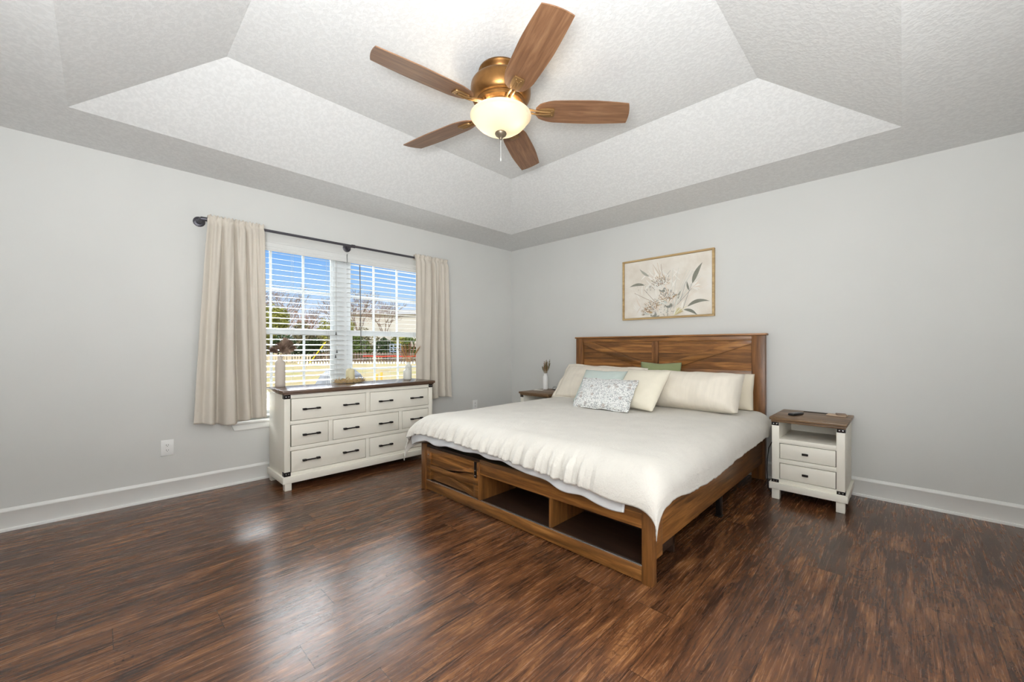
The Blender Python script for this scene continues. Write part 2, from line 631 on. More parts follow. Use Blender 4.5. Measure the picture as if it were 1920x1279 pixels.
# ------------------------------------------------------------------ room shell
H, HT = 2.55, 2.85
RX, RY = 4.66, -4.91
WY0, WY1, WZ0, WZ1 = -3.37, -1.46, 0.525, 2.115      # window opening
TOPZ = 3.0
b = MB()
b.box(-0.15, 0, RY - 0.15, WY0, 0, TOPZ).box(-0.15, 0, WY1, 0.15, 0, TOPZ)
b.box(-0.15, 0, WY0, WY1, 0, WZ0 - 0.02).box(-0.15, 0, WY0, WY1, WZ1, TOPZ)
struct('wall_left', b, M['wall'], None, 'light grey wall with the curtained window')
struct('wall_back', MB().box(0, RX, 0, 0.15, 0, TOPZ), M['wall'], None, 'light grey wall behind the bed')
struct('wall_right', MB().box(RX, RX + 0.15, RY - 0.15, 0.15, 0, TOPZ), M['wall'])
struct('wall_front', MB().box(0, RX, RY - 0.15, RY, 0, TOPZ), M['wall'])
struct('floor', MB().box(-0.15, RX + 0.15, RY - 0.15, 0.15, -0.12, 0), M['floor'], None, 'dark distressed wood plank floor')
LX0, LX1, LY0, LY1 = 0.605, 4.053, -4.285, -0.628
UX0, UX1, UY0, UY1 = 1.245, 3.405, -3.640, -1.275
b = MB()


def ringz(x0, x1, y0, y1, z):
    return [(x0, y0, z), (x1, y0, z), (x1, y1, z), (x0, y1, z)]


outer, low, up_ = ringz(-0.15, RX + 0.15, RY - 0.15, 0.15, H), ringz(LX0, LX1, LY0, LY1, H), ringz(UX0, UX1, UY0, UY1, HT)
outer = ringz(0, RX, RY, 0, H)
for i in range(4):
    j = (i + 1) % 4
    b.poly([outer[i], low[i], low[j], outer[j]])
    b.poly([low[i], up_[i], up_[j], low[j]])
b.poly(up_[::-1])
o = b.build('ceiling', M['ceiling'], None, smooth=False)
tag(o, 'white textured tray ceiling', None, None, 'structure')
md = o.modifiers.new('thickness', 'SOLIDIFY')
md.thickness = 0.05
md.offset = 1.0
bmx = bmesh.new()
bmx.from_mesh(o.data)
bmesh.ops.remove_doubles(bmx, verts=bmx.verts, dist=1e-4)
bmesh.ops.recalc_face_normals(bmx, faces=bmx.faces)
for f in bmx.faces:
    pass
tops = [f for f in bmx.faces if abs(f.calc_center_median().z - HT) < 1e-3]
if tops and tops[0].normal.z < 0:
    bmesh.ops.reverse_faces(bmx, faces=bmx.faces)
bmx.to_mesh(o.data)
bmx.free()
struct('roof', MB().box(-0.6, RX + 0.6, RY - 0.6, 0.6, TOPZ, TOPZ + 0.12), M['drywall'])


def baseboard_profile(sgn=1):
    # (offset from wall, height)
    return [(0, 0), (0.022, 0), (0.022, 0.006), (0.019, 0.016), (0.012, 0.019), (0.012, 0.118), (0.014, 0.121), (0.014, 0.128), (0.008, 0.136), (0.004, 0.143), (0, 0.144)]


bp = baseboard_profile()
struct('baseboard_left', MB().prism([(y_[0], y_[1]) for y_ in bp], 'y', RY, 0), M['trim'], None, 'white baseboard under the window wall')
struct('baseboard_back', MB().prism([(-y_[0], y_[1]) for y_ in bp], 'x', 0.022, RX), M['trim'], None, 'white baseboard behind bed')
struct('baseboard_right', MB().prism([(RX - y_[0], y_[1]) for y_ in bp], 'y', RY, -0.022), M['trim'])
struct('baseboard_front', MB().prism([(RY + y_[0], y_[1]) for y_ in bp], 'x', 0.022, RX - 0.022), M['trim'])

# window stool and apron
b = MB()
b.box(-0.10, 0.032, -3.405, -1.425, 0.505, 0.528, 0.005)
b.prism([(-3.385, 0.505), (-1.445, 0.505), (-1.465, 0.455), (-3.365, 0.455)], 'x', 0, 0.014)
o = b.build('trim_1', M['trim'])
tag(o, 'white window stool and apron', None, None, 'structure')
# central mullion between the two windows
struct('trim_2', MB().box(-0.145, -0.075, -2.468, -2.366, WZ0, WZ1, 0.004), M['vinyl'], None, 'white mullion between the two windows')


def make_window(name, y0, y1, lab):
    w = bpy.data.objects.new(name, None)
    COL.objects.link(w)
    w.location = (-0.11, (y0 + y1) / 2, WZ0)
    tag(w, lab, None, None, 'structure')
    zt, zb = WZ1, WZ0
    zm = 1.31
    f_ = MB()
    f_.box(-0.145, -0.08, y0, y0 + 0.028, zb, zt, 0.003).box(-0.145, -0.08, y1 - 0.028, y1, zb, zt, 0.003)
    f_.box(-0.144, -0.081, y0 + 0.027, y1 - 0.027, zt - 0.03, zt, 0.003).box(-0.144, -0.081, y0 + 0.027, y1 - 0.027, zb, zb + 0.03, 0.003)
    f_.build('window_frame', M['vinyl'], w)
    for nm, xa, xb, za, zc in (('upper_sash', -0.130, -0.108, zm - 0.025, zt - 0.03), ('lower_sash', -0.106, -0.084, zb + 0.03, zm + 0.03)):
        s = MB()
        ya, yb = y0 + 0.028, y1 - 0.028
        st_ = 0.024 if nm == 'upper_sash' else 0.034
        s.box(xa, xb, ya, ya + st_, za, zc, 0.002).box(xa, xb, yb - st_, yb, za, zc, 0.002)
        lowr = 0.035 if nm == 'upper_sash' else 0.036
        topr = 0.024 if nm == 'upper_sash' else 0.058
        s.box(xa + 0.001, xb - 0.001, ya + st_ - 0.001, yb - st_ + 0.001, za, za + lowr, 0.002).box(xa + 0.001, xb - 0.001, ya + st_ - 0.001, yb - st_ + 0.001, zc - topr, zc, 0.002)
        so = s.build(nm, M['vinyl'], w)
        g = MB()
        ga, gb, gc, gd = ya + st_, yb - st_, za + lowr, zc - topr
        xm = (xa + xb) / 2
        g.box(xm - 0.002, xm + 0.002, ga, gb, gc, gd)
        g.build('glass_pane', M['glass'], so)
        m = MB()
        for k in (1, 2):
            yy = y0 + 0.03 + (y1 - y0 - 0.06) * k / 3
            m.box(xm - 0.008, xm + 0.008, yy - 0.010, yy + 0.010, gc, gd, 0.002)
        zz = 1.704 if nm == 'upper_sash' else 0.934
        m.box(xm - 0.007, xm + 0.007, ga, gb, zz - 0.010, zz + 0.010, 0.002)
        m.build('muntin_grid', M['vinyl'], so)
    return w


make_window('window_1', WY0, -2.468, 'left sash window with white grilles beside dresser')
make_window('window_2', -2.366, WY1, 'right sash window with white grilles')


# ------------------------------------------------------------------ blinds
def make_blind(label, y0, y1, tilt, cords):
    t_ = thing('window_blind', label, 'blind', (-0.04, (y0 + y1) / 2, WZ1), 0, 'window blinds')
    v = MB()
    prof = [(-0.012, 2.028), (0.004, 2.028), (0.007, 2.031), (0.007, 2.040), (0.002, 2.044), (0.002, 2.052), (0.005, 2.056), (0.005, 2.064), (0.001, 2.068), (0.001, 2.100), (0.006, 2.106), (0.006, 2.113), (-0.012, 2.113)]
    v.prism(prof, 'y', y0, y1)
    v.box(-0.05, -0.012, y0, y0 + 0.008, 2.028, 2.113)
    v.box(-0.05, -0.012, y1 - 0.008, y1, 2.028, 2.113)
    v.build('valance', M['slat'], t_)
    MB().box(-0.065, -0.016, y0 + 0.012, y1 - 0.012, 2.065, 2.110, 0.002).build('headrail', M['slat'], t_)
    s = MB()
    z = 2.018
    ca, sa = math.cos(tilt), math.sin(tilt)
    k = 0
    while z > 0.60:
        pts = []
        for xx, cc in ((-0.025, 0.0), (-0.012, 0.0006), (0.0, 0.0008), (0.012, 0.0006), (0.025, 0.0)):
            pts.append((xx, cc + 0.0008))
        low_ = [(p[0], p[1] - 0.0016) for p in pts[::-1]]
        pp = [(-0.040 + p[0] * ca - p[1] * sa, z + p[0] * sa + p[1] * ca) for p in pts + low_]
        s.prism(pp, 'y', y0 + 0.012, y1 - 0.012)
        z -= 0.0490
        k += 1
    s.build('slats', M['slat'], t_, angle=50)
    MB().box(-0.066, -0.014, y0 + 0.012, y1 - 0.012, 0.545, 0.562, 0.003).build('bottom_rail', M['slat'], t_)
    c_ = MB()
    for yy in cords:
        for xx in (-0.067, -0.0135):
            c_.tube([(xx, yy, 2.065), (xx, yy, 0.56)], 0.0009, 5)
    c_.build('ladder_cords', M['cord'], t_)
    return t_


bl = make_blind('white slatted blind on the left window, pull cords at its right', WY0 + 0.006, -2.405, -R(10), (-3.22, -2.90, -2.58))
b = MB()
for yy, zz in ((-2.508, 1.285), (-2.500, 1.105), (-2.513, 1.055)):
    b.tube([(-0.006, yy, 2.03), (-0.004, yy, zz + 0.03)], 0.0011, 5)
b.build('pull_cord', M['cord'], bl)
for yy, zz in ((-2.508, 1.285), (-2.500, 1.105), (-2.513, 1.055)):
    MB().lathe([(0, 0.032), (0.003, 0.032), (0.0045, 0.02), (0.009, 0.003), (0.009, 0), (0, 0)], (-0.004, yy, zz), 12).build('cord_tassel', M['tassel'], bl)
br = make_blind('white slatted blind on the right window with a dark wand', -2.393, WY1 - 0.006, R(1.0), (-2.20, -1.91, -1.62))
MB().tube([(0.003, -2.267, 2.02), (0.010, -2.262, 1.60), (0.012, -2.258, 1.182)], 0.0048, 8).build('tilt_wand', M['wand'], br)


# ------------------------------------------------------------------ curtain rod and curtains
rod = thing('curtain_rod', 'black pipe curtain rod above the window', 'curtain rod', (0, -2.40, 2.18))
MB().tube([(0.09, -3.545, 2.18), (0.09, -1.345, 2.18)], 0.0115, 14).build('rod', M['pipe'], rod)
MB().lathe([(0.0125, -0.018), (0.0165, -0.016), (0.0165, 0.016), (0.0125, 0.018)], (0, 0, 0), 16, 0, Matrix.Translation((0.09, -2.375, 2.18)) @ Matrix.Rotation(R(90), 4, 'X')).build('coupling', M['pipe'], rod)
for yy, endp in ((-3.60, 1), (-2.403, 0), (-1.30, -1)):
    f_ = MB()
    rotm = Matrix.Translation((0, yy, 2.172)) @ Matrix.Rotation(R(90), 4, 'Y')
    f_.lathe([(0, 0), (0.040, 0), (0.040, 0.006), (0.036, 0.009), (0.021, 0.010), (0.018, 0.028), (0, 0.028)], (0, 0, 0), 28, 0, rotm)
    if endp:
        f_.tube([(0.02, yy, 2.172), (0.07, yy, 2.176), (0.086, yy + endp * 0.006, 2.18), (0.09, yy + endp * 0.025, 2.18), (0.09, yy + endp * 0.06, 2.18)], [0.014, 0.014, 0.017, 0.0165, 0.0165], 14)
    else:
        f_.tube([(0.02, yy, 2.172), (0.072, yy, 2.172), (0.085, yy + 0.01, 2.176), (0.09, yy + 0.022, 2.18)], [0.011, 0.011, 0.0125, 0.013], 12)
    f_.build('wall_flange', M['pipe'], rod)


def make_curtain(label, ytop, ybot, folds_top, zt, zb, seed, keys):
    """keys: list of (position along width 0..1 at top, at bottom, depth) for the deep folds"""
    t_ = tag(None or bpy.data.objects.new('curtain', None), label, 'curtain', 'beige curtain panels')
    COL.objects.link(t_)
    t_.location = (0.09, (ytop[0] + ytop[1]) / 2, zt)
    rnd = random.Random(seed)
    ph = [rnd.uniform(0, 6.28) for _ in range(6)]
    nk = len(keys)

    def fold(u_, v_):
        # v_: 0 top .. 1 bottom; smooth folds whose crests sit at the keys
        g = 0.0
        for (a, c_, d, wd) in keys:
            p = a + (c_ - a) * (v_ ** 0.8)
            w_ = wd * (0.35 + 0.65 * min(1, v_ * 1.6))
            g -= d * (0.30 + 0.70 * min(1, v_ * 1.8)) * math.exp(-((u_ - p) / w_) ** 2)
        g += 0.010 * (1 - v_) ** 2 * math.sin(folds_top * 2 * PI * u_ + ph[0] + 0.7 * math.sin(5 * u_ + ph[1]))
        g += 0.006 * math.sin(2 * PI * (u_ * 3.1 + 0.15 * v_) + ph[2]) * v_
        g += 0.004 * noise.noise(Vector((u_ * 6, v_ * 5, seed)))
        return g

    def fn(u_, v_):
        v2 = v_
        yt = ytop[0] + (ytop[1] - ytop[0]) * u_
        yb = ybot[0] + (ybot[1] - ybot[0]) * u_
        y = yt + (yb - yt) * (v2 ** 0.85)
        z = zt + (zb(u_) - zt) * v2
        x = 0.136 + fold(u_, v2)
        d_rod = abs(z - 2.18)
        if d_rod < 0.05:            # pocket that wraps the front of the rod
            k_ = 1 - d_rod / 0.05
            x = x * (1 - 0.85 * k_) + (0.109 + 0.003 * math.sin(folds_top * 2 * PI * u_ * 1.3)) * 0.85 * k_
        if z > 2.18:                # ruffled heading above the rod
            z += 0.006 * math.sin(folds_top * 4 * PI * u_ + ph[3])
        if abs(z - (zb(u_) + 0.10)) < 0.012:
            x -= 0.002
        return Vector((max(x, 0.022), y, z))
    o_ = MB().grid(fn, 120, 130).build('panel', M['curtain'], t_)
    sd = o_.modifiers.new('thickness', 'SOLIDIFY')
    sd.thickness = 0.003
    sd.offset = 0

    def back(u_, v_):               # the rear half of the rod pocket
        y = ytop[0] + (ytop[1] - ytop[0]) * u_
        a = PI * v_
        return Vector((0.104 - 0.030 * math.sin(a), y, 2.18 + 0.032 * math.cos(a)))
    o2 = MB().grid(back, 40, 8).build('rod_pocket', M['curtain'], t_)
    sd = o2.modifiers.new('thickness', 'SOLIDIFY')
    sd.thickness = 0.002
    return t_


make_curtain('long beige curtain panel left of the window, above the wall outlet', (-3.560, -3.172), (-3.652, -3.152), 8, 2.212,
             lambda u_: 0.548 + 0.018 * math.cos(u_ * 7.0) - 0.008 * u_, 3,
             [(0.26, 0.33, 0.115, 0.060), (0.46, 0.62, 0.105, 0.050), (0.66, 0.80, 0.055, 0.035), (0.10, 0.13, 0.030, 0.05), (0.84, 0.95, 0.026, 0.03)])
make_curtain('beige curtain panel right of the window, behind the dresser end', (-1.680, -1.236), (-1.672, -1.176), 7, 2.216,
             lambda u_: 0.570 + 0.012 * math.cos(u_ * 8.0) - 0.012 * u_, 7,
             [(0.54, 0.46, 0.100, 0.05), (0.73, 0.69, 0.085, 0.045), (0.89, 0.87, 0.060, 0.035), (0.30, 0.24, 0.020, 0.07)])


# ------------------------------------------------------------------ wall outlets
def outlet(label, y, z):
    t_ = thing('wall_outlet', label, 'outlet', (0, y, z), 0, 'wall outlets')
    MB().box(0, 0.006, y - 0.0385, y + 0.0385, z - 0.0605, z + 0.0605, 0.003).build('cover_plate', M['plastic'], t_)
    for s_ in (-1, 1):
        zz = z + s_ * 0.0195
        rc = MB().prism([(y + 0.0165 * math.cos(a) * 1.0, zz + max(-0.013, min(0.013, 0.0165 * math.sin(a)))) for a in [2 * PI * k / 24 for k in range(24)]], 'x', 0.006, 0.0078).build('receptacle', M['plastic'], t_)
        sl = MB().box(0.0078, 0.0083, y - 0.0075, y - 0.0050, zz - 0.002, zz + 0.007).box(0.0078, 0.0083, y + 0.0050, y + 0.0075, zz - 0.002, zz + 0.006)
        sl.box(0.0078, 0.0083, y - 0.002, y + 0.002, zz - 0.0095, zz - 0.0055)
        sl.build('slots', M['slot'], rc)
    return t_


outlet('white wall outlet low on the window wall, left of dresser', -3.795, 0.388)
outlet('white wall outlet in the corner between right curtain and bed', -0.694, 0.405)


# ------------------------------------------------------------------ dresser
DX = 0.487
dr = thing('dresser', 'cream seven-drawer dresser with dark wood top under the window', 'dresser', (0.28, -2.41, 0))
XB, Y0, Y1 = 0.075, -3.119, -1.699
b = MB()
b.box(XB, DX, Y0, Y0 + 0.045, 0.11, 0.776, 0.002)
b.box(XB, DX, Y1 - 0.045, Y1, 0.11, 0.776, 0.002)
b.box(XB, XB + 0.01, Y0 + 0.04, Y1 - 0.04, 0.11, 0.776)
b.box(XB, DX - 0.02, Y0 + 0.04, Y1 - 0.04, 0.11, 0.122)
for z0, z1 in ((0.741, 0.776), (0.527, 0.558), (0.314, 0.347), (0.110, 0.138)):
    b.box(DX - 0.02, DX, Y0 + 0.045, Y1 - 0.045, z0, z1, 0.0015)
b.box(DX - 0.02, DX - 0.0008, -2.431, -2.392, 0.555, 0.745, 0.0015)
b.box(DX - 0.02, DX - 0.0008, -2.770, -2.734, 0.344, 0.530, 0.0015)
b.box(DX - 0.02, DX - 0.0008, -2.092, -2.055, 0.344, 0.530, 0.0015)
b.box(DX - 0.02, DX - 0.0008, -2.433, -2.397, 0.134, 0.318, 0.0015)
b.build('carcass', M['cream'], dr)
MB().box(XB + 0.01, DX - 0.020, Y0 + 0.045, Y1 - 0.045, 0.122, 0.741).build('drawer_shade_block', M['shadowgap'], dr)  # solid dark block; shade in the drawer gaps put into its colour
b = MB()
b.box(0.052, 0.515, Y0 - 0.018, Y1 + 0.018, 0.786, 0.812, 0.004)
b.box(0.062, 0.502, Y0 - 0.006, Y1 + 0.006, 0.774, 0.787, 0.002)
b.build('top', M['dtop'], dr)
b = MB()
b.box(0.068, 0.507, Y0 - 0.016, Y1 + 0.016, 0.058, 0.112, 0.003)
b.build('plinth', M['cream'], dr)
for ya in (Y0, Y1 - 0.05):
    for xa in (0.078, 0.452):
        MB().box(xa, xa + 0.05, ya, ya + 0.05, 0, 0.06, 0.002).build('foot', M['cream'], dr)


def pull(mb, x, y, z, L=0.142):
    mb.box(x + 0.014, x + 0.024, y - L / 2, y + L / 2, z - 0.005, z + 0.005, 0.002)
    for s_ in (-1, 1):
        ym = y + s_ * (L / 2 - 0.016)
        mb.box(x, x + 0.026, ym - 0.015, ym + 0.015, z - 0.0075, z + 0.0075, 0.002)


D_ = [(-3.069, -2.431, 0.558, 0.741, (-2.912, -2.574)), (-2.392, -1.749, 0.558, 0.741, (-2.235, -1.894)),
      (-3.069, -2.770, 0.347, 0.527, (-2.912,)), (-2.734, -2.092, 0.347, 0.527, (-2.574, -2.235)), (-2.055, -1.749, 0.347, 0.527, (-1.894,)),
      (-3.069, -2.433, 0.138, 0.314, (-2.914, -2.578)), (-2.397, -1.749, 0.138, 0.314, (-2.235, -1.894))]
for ya, yb, za, zb, hs in D_:
    g = 0.0038
    d_ = MB().box(DX - 0.019, DX - 0.002, ya + g, yb - g, za + g, zb - g, 0.0015).build('drawer', M['cream'], dr)
    for hy in hs:
        h_ = MB()
        pull(h_, DX - 0.002, hy, (za + zb) / 2 - 0.002)
        h_.build('handle', M['black'], d_)


def bracket(t_, faces, rivets, m=None):
    b_ = MB()
    for f_ in faces:
        b_.box(*f_, 0.001)
    o_ = b_.build('corner_bracket', M['black'], t_)
    r_ = MB()
    for (p, ax) in rivets:
        if ax == 'x':
            mt = Matrix.Translation(p) @ Matrix.Rotation(R(90), 4, 'Y')
        else:
            mt = Matrix.Translation(p) @ Matrix.Rotation(R(90), 4, 'X')
        r_.lathe([(0.0045, 0), (0.004, 0.002), (0, 0.003)], (0, 0, 0), 10, 0, mt)
    r_.build('rivets', M['chrome'], o_)
    return o_


for za, zb in ((0.741, 0.774), (0.112, 0.147)):
    zm = (za + zb) / 2
    bracket(dr, [(DX - 0.001, DX + 0.002, Y0 - 0.002, Y0 + 0.047, za, zb), (DX - 0.047, DX + 0.002, Y0 - 0.002, Y0 + 0.001, za, zb)],
            [((DX + 0.002, Y0 + 0.013, zm), 'x'), ((DX + 0.002, Y0 + 0.033, zm), 'x')])
    bracket(dr, [(DX - 0.001, DX + 0.002, Y1 - 0.047, Y1 + 0.002, za, zb), (DX - 0.047, DX + 0.002, Y1 - 0.001, Y1 + 0.002, za, zb)],
            [((DX + 0.002, Y1 - 0.013, zm), 'x'), ((DX + 0.002, Y1 - 0.033, zm), 'x')])

# ------------------------------------------------------------------ things on the dresser
DT = 0.812
rnd = random.Random(11)


def vase(name, label, loc, prof, mat):
    """hollow bottle vase: outer profile then the inside of the neck"""
    top = prof[-1]
    inner = [(top[0] - 0.004, top[1]), (top[0] - 0.005, top[1] - 0.03)]
    low_r = prof[2][0] - 0.006
    inner += [(max(0.006, top[0] - 0.006), top[1] - 0.05), (0, top[1] - 0.055)]
    o_ = MB().lathe([(0, 0)] + prof + inner, (0, 0, 0), 36).build(name, mat, None, angle=60)
    o_.location = loc
    return tag(o_, label, 'vase', None)


def plume(mb, base, tip, bend, r, n, mi=0, ln=0.03, w=0.0012, seed=0, start=0.35):
    """a stem with a feathery head of fine filaments"""
    rg = random.Random(seed)
    base, tip, bend = Vector(base), Vector(tip), Vector(bend)
    mid = (base + tip) / 2 + bend
    P = lambda s_: base * (1 - s_) ** 2 + mid * 2 * s_ * (1 - s_) + tip * s_ * s_
    mb.tube([P(i / 8) for i in range(9)], 0.0011, 5, mi)
    for _ in range(n):
        s_ = start + (1 - start) * rg.random()
        p = P(s_)
        d = (P(min(1, s_ + 0.05)) - P(max(0, s_ - 0.05))).normalized()
        side = Vector((rg.gauss(0, 1), rg.gauss(0, 1), rg.gauss(0, 1)))
        side = (side - d * side.dot(d)).normalized()
        env = math.sin(PI * min(1, max(0.08, (s_ - start) / (1 - start) * 0.9 + 0.08)))
        e = p + (d * rg.uniform(0.5, 1.1) + side * rg.uniform(0.3, 0.9)) * ln * (0.35 + env * 0.75) * (r / 0.03)
        e.z -= 0.004
        q_ = side.cross(d) * w
        mb.poly([p - q_, p + q_, (p + e) / 2 + q_ + side * 0.002, e, (p + e) / 2 - q_ + side * 0.002], mi)


va1 = vase('bottle_vase', 'tall matte taupe bottle vase on the left end of the dresser', (0.112, -3.044, DT),
           [(0.036, 0), (0.040, 0.003), (0.0405, 0.02), (0.0405, 0.205), (0.038, 0.220), (0.030, 0.231), (0.0215, 0.236), (0.0195, 0.242), (0.0195, 0.262), (0.0205, 0.268)], M['ceramic_taupe'])
b = MB()
for i in range(10):
    a = rnd.uniform(0, 2 * PI)
    plume(b, (0.112, -3.044, DT + 0.22), (0.112 + 0.05 * math.cos(a) + rnd.uniform(-0.02, 0.02), -3.03 + rnd.uniform(-0.10, 0.11), DT + rnd.uniform(0.30, 0.37)), (0, rnd.uniform(-0.02, 0.02), 0.07), 0.030, 300, rnd.choice((0, 0, 1)), 0.046, 0.0010, i, 0.40)
for i in range(4):
    plume(b, (0.112, -3.044, DT + 0.22), (0.10 + rnd.uniform(-0.02, 0.03), -2.995 + 0.015 * i, DT + 0.425 - 0.012 * i), (0.0, -0.01, 0.02), 0.030, 300, rnd.choice((0, 0, 1)), 0.046, 0.0010, 30 + i, 0.50)
o = b.build('dried_plumes', [M['plume'], M['plume_lt']], None, smooth=False)
tag(o, 'brown feathery dried plumes in the taupe bottle vase', 'dried flowers')

cd = thing('pillar_candle', 'ivory pillar candle inside the straw wreath on the dresser', 'candle', (0.15, -2.432, DT))
MB().lathe([(0, 0.001), (0.039, 0.001), (0.041, 0.004), (0.041, 0.118), (0.037, 0.130), (0.028, 0.138), (0.020, 0.1405), (0, 0.139)], (0.15, -2.432, DT), 36).build('wax', M['wax'], cd, angle=50)
MB().tube([(0.15, -2.432, DT + 0.139), (0.151, -2.431, DT + 0.150)], 0.001, 6).build('wick', M['wick'], cd)
b = MB()
rnd = random.Random(5)
for i in range(520):
    a = rnd.uniform(0, 2 * PI)
    rr = 0.095 + rnd.gauss(0, 0.016)
    z = DT + 0.004 + abs(rnd.gauss(0, 0.014))
    p = Vector((0.15 + 0.70 * rr * math.cos(a), -2.440 + 1.22 * rr * math.sin(a), z))
    tdir = Vector((-math.sin(a) * 0.7, math.cos(a) * 1.2, 0)).normalized()
    d = (tdir + Vector((rnd.gauss(0, 0.5), rnd.gauss(0, 0.5), rnd.gauss(0.12, 0.25)))).normalized()
    L = rnd.uniform(0.02, 0.05)
    e = p + d * L
    e.z = max(e.z, DT + 0.003)
    b.tube([p, (p + e) / 2 + Vector((0, 0, 0.004)), e], [0.0008, 0.0030, 0.0008], 4, rnd.choice((0, 0, 0, 1)))
o = b.build('straw_wreath', [M['straw'], M['plume_lt']], None, smooth=False)
tag(o, 'small straw wreath lying on the dresser around a candle', 'wreath')

vb = vase('small_bottle', 'short white ceramic bottle on the dresser, empty, right of the wreath', (0.205, -1.832, DT),
          [(0.036, 0), (0.040, 0.004), (0.041, 0.02), (0.041, 0.088), (0.038, 0.099), (0.028, 0.108), (0.022, 0.112), (0.021, 0.130), (0.024, 0.136), (0.024, 0.140)], M['ceramic_white'])
vc = vase('slim_vase', 'slim white vase on the dresser by the right curtain', (0.115, -1.760, DT),
          [(0.031, 0), (0.034, 0.004), (0.035, 0.02), (0.035, 0.135), (0.030, 0.152), (0.019, 0.163), (0.016, 0.168), (0.017, 0.184), (0.020, 0.189)], M['ceramic_white'])
b = MB()
rnd = random.Random(21)
bx, by, bz = 0.115, -1.760, DT + 0.15
for i in range(18):
    ang = rnd.uniform(-1.0, 1.0)
    tip = Vector((bx + rnd.uniform(-0.035, 0.06), by + 0.16 * math.sin(ang) + 0.01, DT + 0.43 - 0.07 * abs(ang) + rnd.uniform(-0.03, 0.0)))
    plume(b, (bx, by, bz), tip, (0, -0.012 * ang, 0), 0.016, 190, rnd.choice((0, 1, 1, 2)), 0.024, 0.0013, 60 + i, 0.42)
for i in range(5):
    tip = Vector((bx + rnd.uniform(-0.03, 0.03), by + 0.045 + 0.016 * i, DT + 0.40 + rnd.uniform(-0.03, 0.012)))
    b.tube([(bx, by, bz), ((bx + tip.x) / 2, (by + tip.y) / 2, (bz + tip.z) / 2), tip], 0.0009, 5, 1)
    b.lathe([(0, -0.018), (0.010, -0.012), (0.013, 0.0), (0.010, 0.014), (0, 0.022)], tip, 10, 3)
    for k in range(40):
        d = Vector((rnd.gauss(0, 1), rnd.gauss(0, 1), rnd.gauss(0.4, 1))).normalized()
        p = tip + d * 0.010
        s_ = d.orthogonal().normalized() * 0.0012
        b.poly([p - s_, p + s_, p + d * 0.010], 3)
o = b.build('dried_grass_bouquet', [M['ear_pink'], M['ear_gold'], M['wheat'], M['bunny']], None, smooth=False)
tag(o, 'mauve and gold dried grasses in the slim white vase on dresser', 'dried flowers')


# ------------------------------------------------------------------ nightstands
def make_nightstand(label, loc):
    t_ = thing('nightstand', label, 'nightstand', (0, 0, 0), 0, 'cream nightstands')
    W_, D0 = 0.465, 0.525
    x0, x1 = 0.014, W_ - 0.014         # body
    yf, yb = 0.022, D0 - 0.03          # front / back of the body
    b_ = MB()
    b_.box(x0, x0 + 0.048, yf, yb, 0.124, 0.590, 0.002)
    b_.box(x1 - 0.048, x1, yf, yb, 0.124, 0.590, 0.002)
    b_.box(x0 + 0.04, x1 - 0.04, yb - 0.012, yb, 0.124, 0.590)
    for z0, z1 in ((0.124, 0.155), (0.279, 0.311), (0.430, 0.464)):
        b_.box(x0 + 0.048, x1 - 0.048, yf + 0.002, yb - 0.01, z0, z1, 0.0012)
    b_.build('carcass', M['cream'], t_)
    b_ = MB()
    b_.box(0.0, W_, 0.0, D0, 0.606, 0.628, 0.005)
    b_.box(0.010, W_ - 0.010, 0.016, D0 - 0.012, 0.588, 0.607, 0.002)
    b_.build('top', M['ntop'], t_)
    MB().box(0.150, 0.315, D0 - 0.085, D0 - 0.030, 0.6275, 0.6295, 0.001).build('charging_strip', M['shadowgap'], t_)
    MB().box(-0.002, W_ + 0.002, 0.004, D0 - 0.02, 0.076, 0.126, 0.003).build('plinth', M['cream'], t_)
    for xa in (x0, x1 - 0.05):
        for ya in (yf - 0.004, yb - 0.05):
            MB().box(xa, xa + 0.05, ya, ya + 0.05, 0, 0.078, 0.002).build('foot', M['cream'], t_)
    for za, zb in ((0.155, 0.279), (0.311, 0.430)):
        MB().box(x0 + 0.050, x1 - 0.050, yf + 0.016, yf + 0.030, za + 0.0005, zb - 0.0005).build('drawer_shade_panel', M['shadowgap'], t_)  # dark panel behind the drawer, its colour standing in for gap shade
        d_ = MB().box(x0 + 0.0525, x1 - 0.0525, yf + 0.004, yf + 0.016, za + 0.0042, zb - 0.0042, 0.0015).build('drawer', M['cream'], t_)
        xm, zm = (x0 + x1) / 2 - 0.008, (za + zb) / 2
        k_ = MB().box(xm - 0.006, xm + 0.006, yf - 0.010, yf + 0.004, zm - 0.005, zm + 0.005).box(xm - 0.019, xm + 0.019, yf - 0.018, yf - 0.008, zm - 0.008, zm + 0.008, 0.003)
        k_.build('knob', M['black'], d_)
    for za, zb in ((0.562, 0.588), (0.126, 0.149)):
        zm = (za + zb) / 2
        bracket(t_, [(x0 - 0.002, x0 + 0.046, yf - 0.002, yf + 0.001, za, zb), (x0 - 0.002, x0 + 0.001, yf - 0.002, yf + 0.045, za, zb)], [((x0 + 0.012, yf - 0.002, zm), 'y'), ((x0 + 0.032, yf - 0.002, zm), 'y')])
        bracket(t_, [(x1 - 0.046, x1 + 0.002, yf - 0.002, yf + 0.001, za, zb), (x1 - 0.001, x1 + 0.002, yf - 0.002, yf + 0.045, za, zb)], [((x1 - 0.012, yf - 0.002, zm), 'y'), ((x1 - 0.032, yf - 0.002, zm), 'y')])
    t_.location = loc
    return t_


NR = (3.318, -0.552, 0)
NL = (0.722, -0.618, 0)
n1 = make_nightstand('cream two-drawer nightstand with wood top, right of the bed, holding the remote', NR)
n2 = copy_tree(n1)
n2.location = NL
n2['label'] = 'cream nightstand in the corner beyond the bed, under the white vase'
NT_ = 0.628

